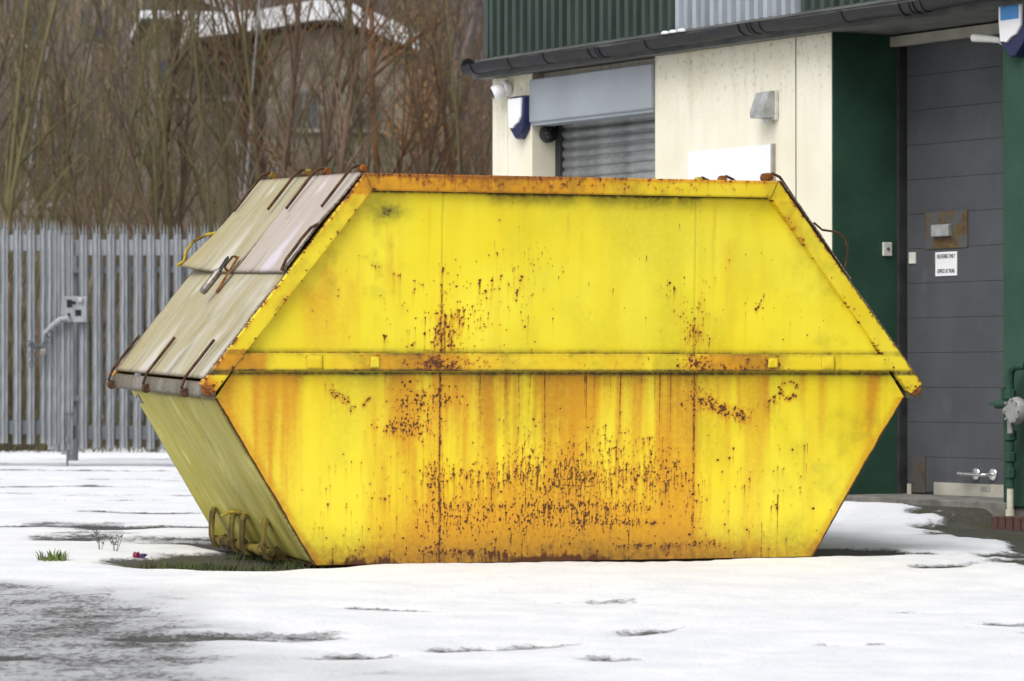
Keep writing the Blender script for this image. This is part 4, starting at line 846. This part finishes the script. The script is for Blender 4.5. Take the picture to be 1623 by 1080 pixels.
def leaf(name, mat, label, xs, x0, x1, zb, stile, ang):
    g = empty(name, mat); tag(g, label, 'gate', 'steel palisade gates')
    for i, x in enumerate(xs):
        o = link('pale', PALE, g); o.location = (x, -.012, zb + random.uniform(-.008, .008)); o.rotation_euler = (0, random.uniform(-.002, .002), random.uniform(-.05, .05))
        for z in (zb + 2.09 - .155, zb + .18): b = link('bolt', bolt_me, g); b.location = (x, -.003, z)
    MB().box((x0, .016, zb + 2.25 - .31), (x1, .024, zb + 2.25 - .155)).box((x0, .0241, zb + 2.25 - .315), (x1, .075, zb + 2.25 - .306)).build('rail', 'galv', g)
    MB().box((x0, .016, zb + .095), (x1, .024, zb + .225)).box((x0, .0241, zb + .225), (x1, .075, zb + .232)).build('rail', 'galv_dull', g)
    MB().box((stile - .055, -.03, zb - .06), (stile + .055, .05, zb + 2.10), 0, None, .006).build('stile', 'galv', g)
    for dx in (-.03, .03): o = link('pale', PALE, g); o.location = (stile + dx * .9, -.045, zb - .01); 
    return g
DG = 38.6; SP = .1365
gl = frame_at(95, DG, -4.0)
leaf_l = leaf('palisade_gate', gl, 'galvanised palisade gate leaf carrying the chain, hinged away from the skip', [-.16 - SP * k for k in range(12)], -1.85, -.02, .305, -.062, 0)
leaf_r = leaf('palisade_gate', gl, 'galvanised palisade gate leaf with the lock box and drop bolt', [.235 + SP * k for k in range(16)], .02, 2.45, .255, .072, 0)
MB().tube([(.085, -.05, .02), (.085, -.05, .62)], .011, 10).build('drop_bolt', 'galv_dull', leaf_r, True); MB().box((.065, -.065, .32), (.105, -.03, .37)).build('bolt_guide', 'galv_dull', leaf_r); MB().tube([(.085, -.05, .60), (.15, -.06, .62)], .01, 8).build('bolt_handle', 'galv_dull', leaf_r, True)
lk = MB().box((.055, -.085, 1.52), (.29, -.055, 1.78), 0, None, .006).build('lock_box', 'galv', leaf_r)
for x_, z_, w_, h_ in ((.085, 1.67, .055, .075), (.09, 1.56, .03, .05), (.17, 1.585, .06, .06), (.14, 1.70, .035, .03)): MB().box((x_, -.090, z_), (x_ + w_, -.082, z_ + h_)).build('slot', 'lens_black', lk)
MB().lathe([(.03, 0), (.03, .02), (.02, .03)], 12, 0, Matrix.Translation((.225, -.085, 1.74)) @ Matrix.Rotation(R(90), 4, 'X')).build('knob', 'galv_light', lk, True)
arm = MB().tube([(.125, -.11, 1.525), (.10, -.12, 1.56), (.03, -.12, 1.55), (-.05, -.12, 1.49), (-.14, -.12, 1.40)], [.022, .030, .032, .030, .022], 12); arm.build('locking_arm', 'galv', leaf_r, True)
# chain and padlock between the leaves
ch_ = empty('gate_chain', gl @ Matrix.Translation((-.19, -.12, 1.33))); tag(ch_, 'short galvanised chain with padlock tying the palisade gates together', 'chain')
tor = MB().tube([(.022 * math.cos(a), 0, .034 * math.sin(a)) for a in [k * math.pi / 5 for k in range(11)]], .006, 6).mesh('link', 'galv_dull', True)
for k in range(14):
    o = link('link', tor, ch_); u = k / 13; o.location = (-.10 + .22 * u, .01 * math.sin(k), .06 * (u - .3) - .07 * math.sin(3.14 * u) + (.05 if u > .8 else 0)); o.rotation_euler = (R(90) * (k % 2), R(60 + 10 * math.sin(k)), 0)
for k in range(5): o = link('link', tor, ch_); o.location = (-.075, 0, -.03 - .05 * k); o.rotation_euler = (0, 0, R(90) * (k % 2))
MB().box((.02, -.03, -.14), (.08, .0, -.075), 0, None, .008).tube([(.035, -.015, -.075), (.035, -.015, -.04), (.05, -.015, -.025), (.065, -.015, -.04), (.065, -.015, -.075)], .006, 8).build('padlock', 'steel_worn', ch_, True)
# rear fence, seen through the gates
ff = empty('palisade_fence', frame_at(95, 41.4, -2.0)); tag(ff, 'dull galvanised palisade fence standing behind the gates', 'fence')
for k in range(34):
    o = link('pale', PALE_B, ff); o.location = (.272 + k * .1472, 0, .50 + random.uniform(-.01, .01)); o.rotation_euler = (0, random.uniform(-.006, .006), random.uniform(-.15, .15))
for z in (.72, 2.10): rail_mb(.1, 5.6, z).build('rail', 'galv_dull', ff)
for x in (.12, 3.1, 5.5): MB().box((x - .05, .08, -.3), (x + .05, .19, 2.45)).build('post', 'galv_dull', ff)

# ------------------------------------------------------------------ trees and scrub beyond the fence
def grow(seed, H, r, nl, lean, fork=0.5, up=.45, twig=1.0):
    """returns (trunk MB, crown MB): leaning stem with steep limbs and fine bare twigs"""
    g = random.Random(seed); tr, cr = MB(), MB()
    def path(p, d, L, n, wig, lift):
        pts = [p.copy()]; d = d.normalized()
        for k in range(n):
            d = (d + Vector((g.gauss(0, wig), g.gauss(0, wig), g.gauss(0, wig * .5) + lift))).normalized(); p = p + d * (L / n); pts.append(p.copy())
        return pts
    def branch(mb, p, d, L, r, depth):
        n = max(3, int(L * 2.2)); pts = path(p, d, L, min(n, 7), .09, .035); mb.tube(pts, [r * (1 - .82 * i / (len(pts) - 1)) for i in range(len(pts))], 4 if depth < 2 else 3, caps=False)
        if depth >= 3: return
        k = {1: int(3 + L * 1.6), 2: int((1 + L * 2.2) * twig)}[depth]
        for i in range(k):
            t = g.uniform(.15, .97); j = min(int(t * (len(pts) - 1)), len(pts) - 2); q = pts[j].lerp(pts[j + 1], t * (len(pts) - 1) - j); dd = (pts[j + 1] - pts[j]).normalized()
            a = g.uniform(0, 6.28); side = Vector((math.cos(a), math.sin(a), g.uniform(-.1, .6))); branch(mb, q, dd * .9 + side * .62, L * g.uniform(.22, .5), max(r * (1 - .8 * t) * .55, .0035), depth + 1)
    pts = path(Vector((0, 0, -.3)), Vector((lean[0], lean[1], 1)), H, 12, .045, .03)
    tr.tube(pts, [r * (1.15 if i == 0 else 1 - .85 * i / 12) for i in range(13)], 8, caps=False)
    for i in range(nl):
        t = g.uniform(.10, .95) ** .9; j = min(int(t * 12), 11); q = pts[j].lerp(pts[j + 1], t * 12 - j); dd = (pts[j + 1] - pts[j]).normalized(); a = g.uniform(0, 6.28)
        side = Vector((math.cos(a), math.sin(a), g.uniform(.0, .4))); branch(cr, q, dd * (1.0 if g.random() < fork else .6) + side * up, g.uniform(.14, .36) * H * (1.1 - .5 * t), r * (1 - .8 * t) * g.uniform(.35, .7), 1)
    return tr, cr
def tree_proto(seed, mat, **k):
    tr, cr = grow(seed, **k); return tr.mesh('trunk', mat, True), cr.mesh('crown', mat)
PROTO = [tree_proto(s, m, H=H, r=r, nl=nl, lean=l) for s, m, H, r, nl, l in (
    (1, 'bark_olive', 7.5, .040, 15, (.10, 0)), (2, 'bark_olive', 8.0, .048, 17, (-.12, .03)), (3, 'bark_brown', 7.0, .036, 15, (.22, 0)), (4, 'bark_olive', 6.5, .032, 13, (-.22, 0)),
    (5, 'bark_brown', 8.5, .055, 18, (.03, 0)), (6, 'bark_olive', 7.2, .036, 15, (.32, .05)), (7, 'bark_olive', 7.8, .042, 16, (-.05, 0)), (8, 'bark_brown', 6.0, .028, 12, (-.30, 0)))]
ORANGE = tree_proto(21, 'bark_orange', H=10, r=.075, nl=20, lean=(-.05, 0), fork=.2, up=.8); ORANGE2 = tree_proto(22, 'bark_orange', H=9, r=.050, nl=16, lean=(.02, 0), fork=.3, up=.7)
PALEB = tree_proto(23, 'bark_pale', H=8, r=.040, nl=8, lean=(-.02, 0), fork=.5, up=.4); THICK = tree_proto(24, 'bark_brown', H=10, r=.085, nl=22, lean=(.06, 0), fork=.6, up=.6)
def px(x, d): return (x - 811.5) / 6100 * d
def tree(proto, x, d, rz, sc, label, group=None):
    T = empty('bare_tree', Matrix.Translation((x, d, float(hz(x, d)) - .05)) @ Matrix.Rotation(rz, 4, 'Z') @ Matrix.Diagonal((sc, sc, sc, 1)))
    tag(T, label, 'tree', group); link('trunk', proto[0], T); link('crown', proto[1], T); return T
tree(ORANGE, px(612, 52), 52, 0.0, 1.0, 'tall bare tree with an orange-brown scaly trunk before the snowy gabled house', None)
tree(ORANGE2, px(383, 54), 54, 1.0, 1.0, 'slim bare tree with a smooth orange-brown stem beside the pale birch', None)
tree(PALEB, px(347, 52), 52, 0.5, 1.0, 'young birch with a pale silvery stem behind the palisade gates', None)
tree(THICK, px(715, 51), 51, 0.0, .9, 'forked dark brown bare tree growing nearest the workshop corner', None)
tree(PALEB, px(34, 60), 60, 2.5, .8, 'thin pale-stemmed birch deep among the olive saplings', None)
g_ = random.Random(5)
LOOK = ['nearly straight olive-stemmed bare sapling', 'stout olive-stemmed bare sapling, slightly leaning', 'leaning brown-stemmed bare sapling', 'slender olive-stemmed bare sapling leaning over', 'upright stout brown-stemmed bare sapling', 'strongly leaning olive-stemmed bare sapling', 'straight olive-stemmed bare sapling with steep limbs', 'thin brown-stemmed bare sapling leaning far over']
def where(x, d):
    q = x / d * 6100 + 811.5; a_ = 'close behind the palisade' if d < 53.5 else 'deeper in the thicket'
    return a_ + (' gates' if q < 260 and d < 53.5 else ' fence' if d < 53.5 else '') + (' below the tan house' if q < 190 else ' before the long house' if q < 400 else ' before the gabled house' if q < 640 else ' towards the workshop corner')
def sow(n, d0, d1, x0, x1):
    for k in range(n):
        d = g_.uniform(d0, d1); x = px(x0 + (x1 - x0) * (k + g_.uniform(-.5, 1.5)) / n, d); i = g_.randrange(8)
        lb_ = LOOK[i] + ' ' + where(x, d); tree(PROTO[i], x, d, g_.choice([0, 3.14]) + g_.uniform(-.6, .6), g_.uniform(.85, 1.3), lb_, 'bare saplings behind the fence')
sow(42, 49.5, 53.5, -160, 840); sow(26, 53.5, 60, -160, 840); sow(14, 57, 72, -120, 850)
# thin whips, canes and dead grass that nobody could count
def whips(name, mat, n, d0, d1, x0, x1, h0, h1, r0, r1, lean, label, cat, seg=5):
    g = random.Random(name + mat); m_ = MB()
    for k in range(n):
        d = g.uniform(d0, d1); x = px(g.uniform(x0, x1), d); p = Vector((x, d, float(hz(x, d)) - .05)); L = g.uniform(h0, h1); dr = Vector((g.gauss(0, lean), g.gauss(0, lean), 1)).normalized(); pts = [p.copy()]
        for i in range(seg): dr = (dr + Vector((g.gauss(0, .09), g.gauss(0, .09), 0))).normalized(); p = p + dr * (L / seg); pts.append(p.copy())
        r = g.uniform(r0, r1); m_.tube(pts, [r * (1 - .8 * i / seg) for i in range(seg + 1)], 3, caps=False)
        if h1 > 2:
            for q in range(g.randint(2, 5)):
                b = pts[g.randint(1, seg - 1)]; e = b + Vector((g.gauss(0, .25), g.gauss(0, .2), g.uniform(.4, .9))) * (L * .22); m_.tube([b, b.lerp(e, .5) + Vector((g.gauss(0, .03), 0, -.03)), e], [r * .5, r * .35, r * .15], 3, caps=False)
    return tag(m_.build(name, mat), label, cat, None, 'stuff')
whips('thicket', 'thicket_brown', 330, 50, 64, -200, 860, 2.2, 5.2, .006, .013, .14, 'dense thicket of thin brown whips between the saplings', 'thicket')
whips('thicket', 'bark_olive', 260, 60, 100, -200, 880, 3.0, 7.0, .010, .022, .12, 'olive-brown scrub filling the slope below the houses', 'thicket')
whips('brambles', 'bramble', 1700, 48.5, 53, -200, 880, .5, 2.3, .004, .010, .45, 'tangle of dead brambles and canes at the foot of the fence', 'brambles', 5)
whips('far_wood', 'far_wood', 1900, 130, 230, -400, 1100, 7, 13, .05, .13, .07, 'purple-grey bare wood covering the far hillside', 'wood', 4)

# beeches still holding their dead leaves
plain('beech_leaf', (0.30, 0.16, 0.06), 0.85, 0, 0.4, 1.5)
def beech(pxx, d, zc, rx_, rz_, n, label):
    x = px(pxx, d); T = empty('beech_tree', Matrix.Translation((x, d, float(hz(x, d)) - .05))); tag(T, label, 'tree'); tr, cr = grow(int(pxx), zc + rz_, .06, 14, (.02, 0)); tr.build('trunk', 'bark_brown', T, True); cr.build('crown', 'bark_brown', T)
    g = random.Random(int(pxx)); m_ = MB(); cl = [(g.gauss(0, rx_ * .5), g.gauss(0, rx_ * .5), zc + g.gauss(0, rz_ * .45), g.uniform(.15, .4)) for k in range(26)]
    for k in range(n):
        c_ = g.choice(cl); p = Vector((c_[0] + g.gauss(0, c_[3]), c_[1] + g.gauss(0, c_[3]), c_[2] + g.gauss(0, c_[3]))); a_ = Vector((g.gauss(0, 1), g.gauss(0, 1), g.gauss(0, 1))).normalized() * .05; b_ = a_.cross(Vector((g.gauss(0, 1), g.gauss(0, 1), g.gauss(0, 1)))).normalized() * .03
        m_.add([p - a_, p + b_, p + a_, p - b_], [(0, 1, 2, 3)])
    tag(m_.build('leaves', 'beech_leaf', T), kind='stuff')
beech(690, 84, 4.2, 1.0, 1.3, 1500, 'small beech still holding orange-brown leaves beyond the thicket'); beech(655, 90, 5.8, .7, 1.0, 800, 'thin beech with a few dead leaves beside the gabled house')

# ------------------------------------------------------------------ houses on the slope
def gable_house(name, pxc, d, half, zeave, rise, depth, base, mat, label, yaw, snowt=.30, over=.5):
    H = empty(name, Matrix.Translation((px(pxc, d), d, 0)) @ Matrix.Rotation(R(yaw), 4, 'Z')); tag(H, label, 'house')
    MB().prism([(-half, base), (half, base), (half, zeave), (0, zeave + rise), (-half, zeave)], 0, depth).build('wall', mat, H)
    sl_ = rise / half; rf = MB()
    def slab(t0, t1): return [(-half - over, zeave - sl_ * over + t0), (0, zeave + rise + t0), (half + over, zeave - sl_ * over + t0), (half + over, zeave - sl_ * over + t1), (0, zeave + rise + t1), (-half - over, zeave - sl_ * over + t1)]
    r_ = rf.prism(slab(.02, .16), -.4, depth + .4).build('roof', 'rubber_black', H)
    MB().prism(slab(.162, .16 + snowt), -.42, depth + .42).build('roof_snow', 'snow_plain', r_)
    return H
def window(H, x, z, w, h, y=0):
    f = MB().box((x - w / 2, y - .04, z), (x + w / 2, y + .05, z + h)).build('window', 'soffit', H)
    for k in (-1, 1): MB().box((x + k * w / 4 - w / 4 + .07, y - .06, z + .08), (x + k * w / 4 + w / 4 - .07, y - .035, z + h - .08)).build('pane', 'pane', f)
    MB().box((x - w / 2 - .1, y - .14, z - .1), (x + w / 2 + .1, y - .0401, z - .01)).build('sill', 'lintel', f)
dH = 112.0
zz = lambda y, d: CAM_Z + (605 - y) / 6100 * d
h1 = empty('gabled_house', Matrix.Translation((px(530, dH), dH, 0)) @ Matrix.Rotation(R(6), 4, 'Z')); tag(h1, 'brown stone house with a snow-covered gable roof behind the trees', 'house')
lx, rx = px(425, dH) - px(530, dH), px(652, dH) - px(530, dH)
MB().prism([(lx, zz(430, dH)), (rx, zz(430, dH)), (rx, zz(85, dH)), (0, zz(42, dH)), (lx, zz(58, dH))], 0, 11).build('wall', 'stone_house', h1)
def roofslab(t0, t1): return [(lx - 2.4, zz(70, dH) + t0), (lx, zz(52, dH) + t0), (-.6, zz(38, dH) + t0), (0, zz(38, dH) + t0), (.5, zz(44, dH) + t0), (rx + .25, zz(86, dH) + t0), (rx + .25, zz(86, dH) + t1), (.5, zz(44, dH) + t1), (0, zz(38, dH) + t1), (-.6, zz(38, dH) + t1), (lx, zz(52, dH) + t1), (lx - 2.4, zz(70, dH) + t1)]
r_ = MB().prism(roofslab(0, .08), -.4, 11.4).build('roof', 'rubber_black', h1); MB().prism(roofslab(.082, .66), -.42, 11.42).build('roof_snow', 'snow_plain', r_)
window(h1, -.9, zz(205, dH), .9, 1.1); window(h1, .9, zz(205, dH), .9, 1.1); window(h1, 0, zz(320, dH), .9, 1.1)
H2 = empty('long_house', Matrix.Translation((px(300, 118), 118, 0)) @ Matrix.Rotation(R(8), 4, 'Z')); tag(H2, 'long low house with a snowy roof edge and white ledges beside the gabled house', 'house')
MB().box((-1.3, 0, zz(400, 118)), (1.9, 7, zz(40, 118))).build('wall', 'stone_house', H2)
r_ = MB().box((-1.5, -.5, zz(40, 118)), (2.2, 7.3, zz(33, 118))).build('roof', 'rubber_black', H2); MB().box((-1.52, -.52, zz(33, 118) + .003), (2.22, 7.32, zz(20, 118)), 0, None, .05).build('roof_snow', 'snow_plain', r_)
for yy_, x0, x1 in ((92, -.3, 2.0), (155, .9, 2.4)): MB().box((x0, -.35, zz(yy_ + 6, 118)), (x1, -.002, zz(yy_, 118))).build('ledge_snow', 'snow_plain', H2)
for x_ in (-.6, .9): window(H2, x_, zz(150, 118), .9, 1.1)
H3 = gable_house('rear_house', 150, 150, 5, zz(25, 150), 2.6, 9, zz(300, 150), 'house_tan', 'tan rendered house higher up the slope beyond the long house', -10, .3)
for x_ in (-2.5, 0, 2.5): window(H3, x_, zz(70, 150), 1.2, 1.4)

# ------------------------------------------------------------------ small things on the yard
def tuft(name, x, y, n, h, spread, mat, label, cat):
    m_ = MB(); z0 = float(gz(x, y)) - .02
    for k in range(n):
        a = random.uniform(0, 6.28); rr = spread * random.random() ** .7; bx, by = rr * math.cos(a), rr * math.sin(a); L = h * random.uniform(.4, 1); ln = random.uniform(.1, .7); a2 = a + random.uniform(-.6, .6); w = random.uniform(.003, .006)
        p0 = Vector((bx, by, 0)); p1 = p0 + Vector((math.cos(a2) * ln * L * .4, math.sin(a2) * ln * L * .4, L * .7)); p2 = p1 + Vector((math.cos(a2) * ln * L * .6, math.sin(a2) * ln * L * .6, L * .25)); sd = Vector((-math.sin(a2), math.cos(a2), 0)) * w
        m_.add([p0 - sd, p0 + sd, p1 + sd * .8, p1 - sd * .8, p2], [(0, 1, 2, 3), (3, 2, 4)])
    o = m_.build(name, mat); o.location = (x, y, z0); return tag(o, label, cat)
tuft('grass_tuft', -2.34, 19.62, 120, .085, .075, 'grass_green', 'small bright green grass tuft poking through the snow', 'grass')
def weed(x, y, h, label):
    m_ = MB(); g = random.Random(int(x * 100))
    for k in range(4):
        a = g.uniform(0, 6.28); top = Vector((math.cos(a) * .05, math.sin(a) * .03, h * g.uniform(.5, 1))); m_.tube([(0, 0, -.03), top * .5 + Vector((.008, 0, 0)), top], [.002, .0016, .001], 4)
        for q in range(5):
            t = g.uniform(.35, 1); b = top * t; e = b + Vector((g.gauss(0, .014), g.gauss(0, .012), g.uniform(.004, .022))); m_.tube([b, b.lerp(e, .6), e], [.001, .0032, .001], 4)
    o = m_.build('dead_weed', 'weed_dark'); o.location = (x, y, float(gz(x, y))); tag(o, label, 'weed')
weed(-2.19, 20.45, .13, 'dark withered weed standing in the snow near the grass tuft'); weed(-2.10, 20.35, .09, 'shorter withered weed stem beside the dark one in the snow')
# grass on the thawed strip by the end of the skip
m_ = MB(); g = random.Random(9); cnt = 0
while cnt < 1900:
    x = g.uniform(-2.05, -.95); y = g.uniform(19.0, 20.6); a = ((x + 1.42) * math.cos(-.9) + (y - 19.72) * math.sin(-.9)) / .60; b = (-(x + 1.42) * math.sin(-.9) + (y - 19.72) * math.cos(-.9)) / .60
    if a * a + b * b > g.uniform(.2, 1.0) or float(fbm(np.array([x * 3.0 + 9]), np.array([y * 3.0]), 88, 3)[0]) < g.uniform(.38, .56): continue
    L = g.uniform(.015, .05); an = g.uniform(0, 6.28); p = Vector((x, y, float(gz(x, y)) - .026)); d = Vector((math.cos(an) * .6, math.sin(an) * .6, 1)) * L; s_ = Vector((-math.sin(an), math.cos(an), 0)) * .003; m_.add([p - s_, p + s_, p + d], [(0, 1, 2)]); cnt += 1
tag(m_.build('grass', 'moss_green'), 'short mossy grass on the thawed strip by the end of the skip', 'grass', None, 'stuff')
# crumpled wrapper
wr = empty('crumpled_wrapper', Matrix.Translation((-1.94, 20.02, float(gz(-1.94, 20.02)) - .01))); tag(wr, 'crumpled red and purple wrapper lying at the edge of the thawed strip', 'litter')
for nm, mt, ox, sd in (('foil', 'wrapper_red', -.012, 4), ('sleeve', 'wrapper_purple', .018, 8)):
    g = random.Random(sd); bm = bmesh.new(); bmesh.ops.create_icosphere(bm, subdivisions=2, radius=.018)
    for v_ in bm.verts: v_.co = Vector((v_.co.x * 1.1 + ox, v_.co.y, v_.co.z * (1.1 if sd == 4 else .6) + .010)) * g.uniform(.7, 1.25)
    me = bpy.data.meshes.new(nm); bm.to_mesh(me); bm.free(); me.materials.append(M[mt]); link(nm, me, wr)
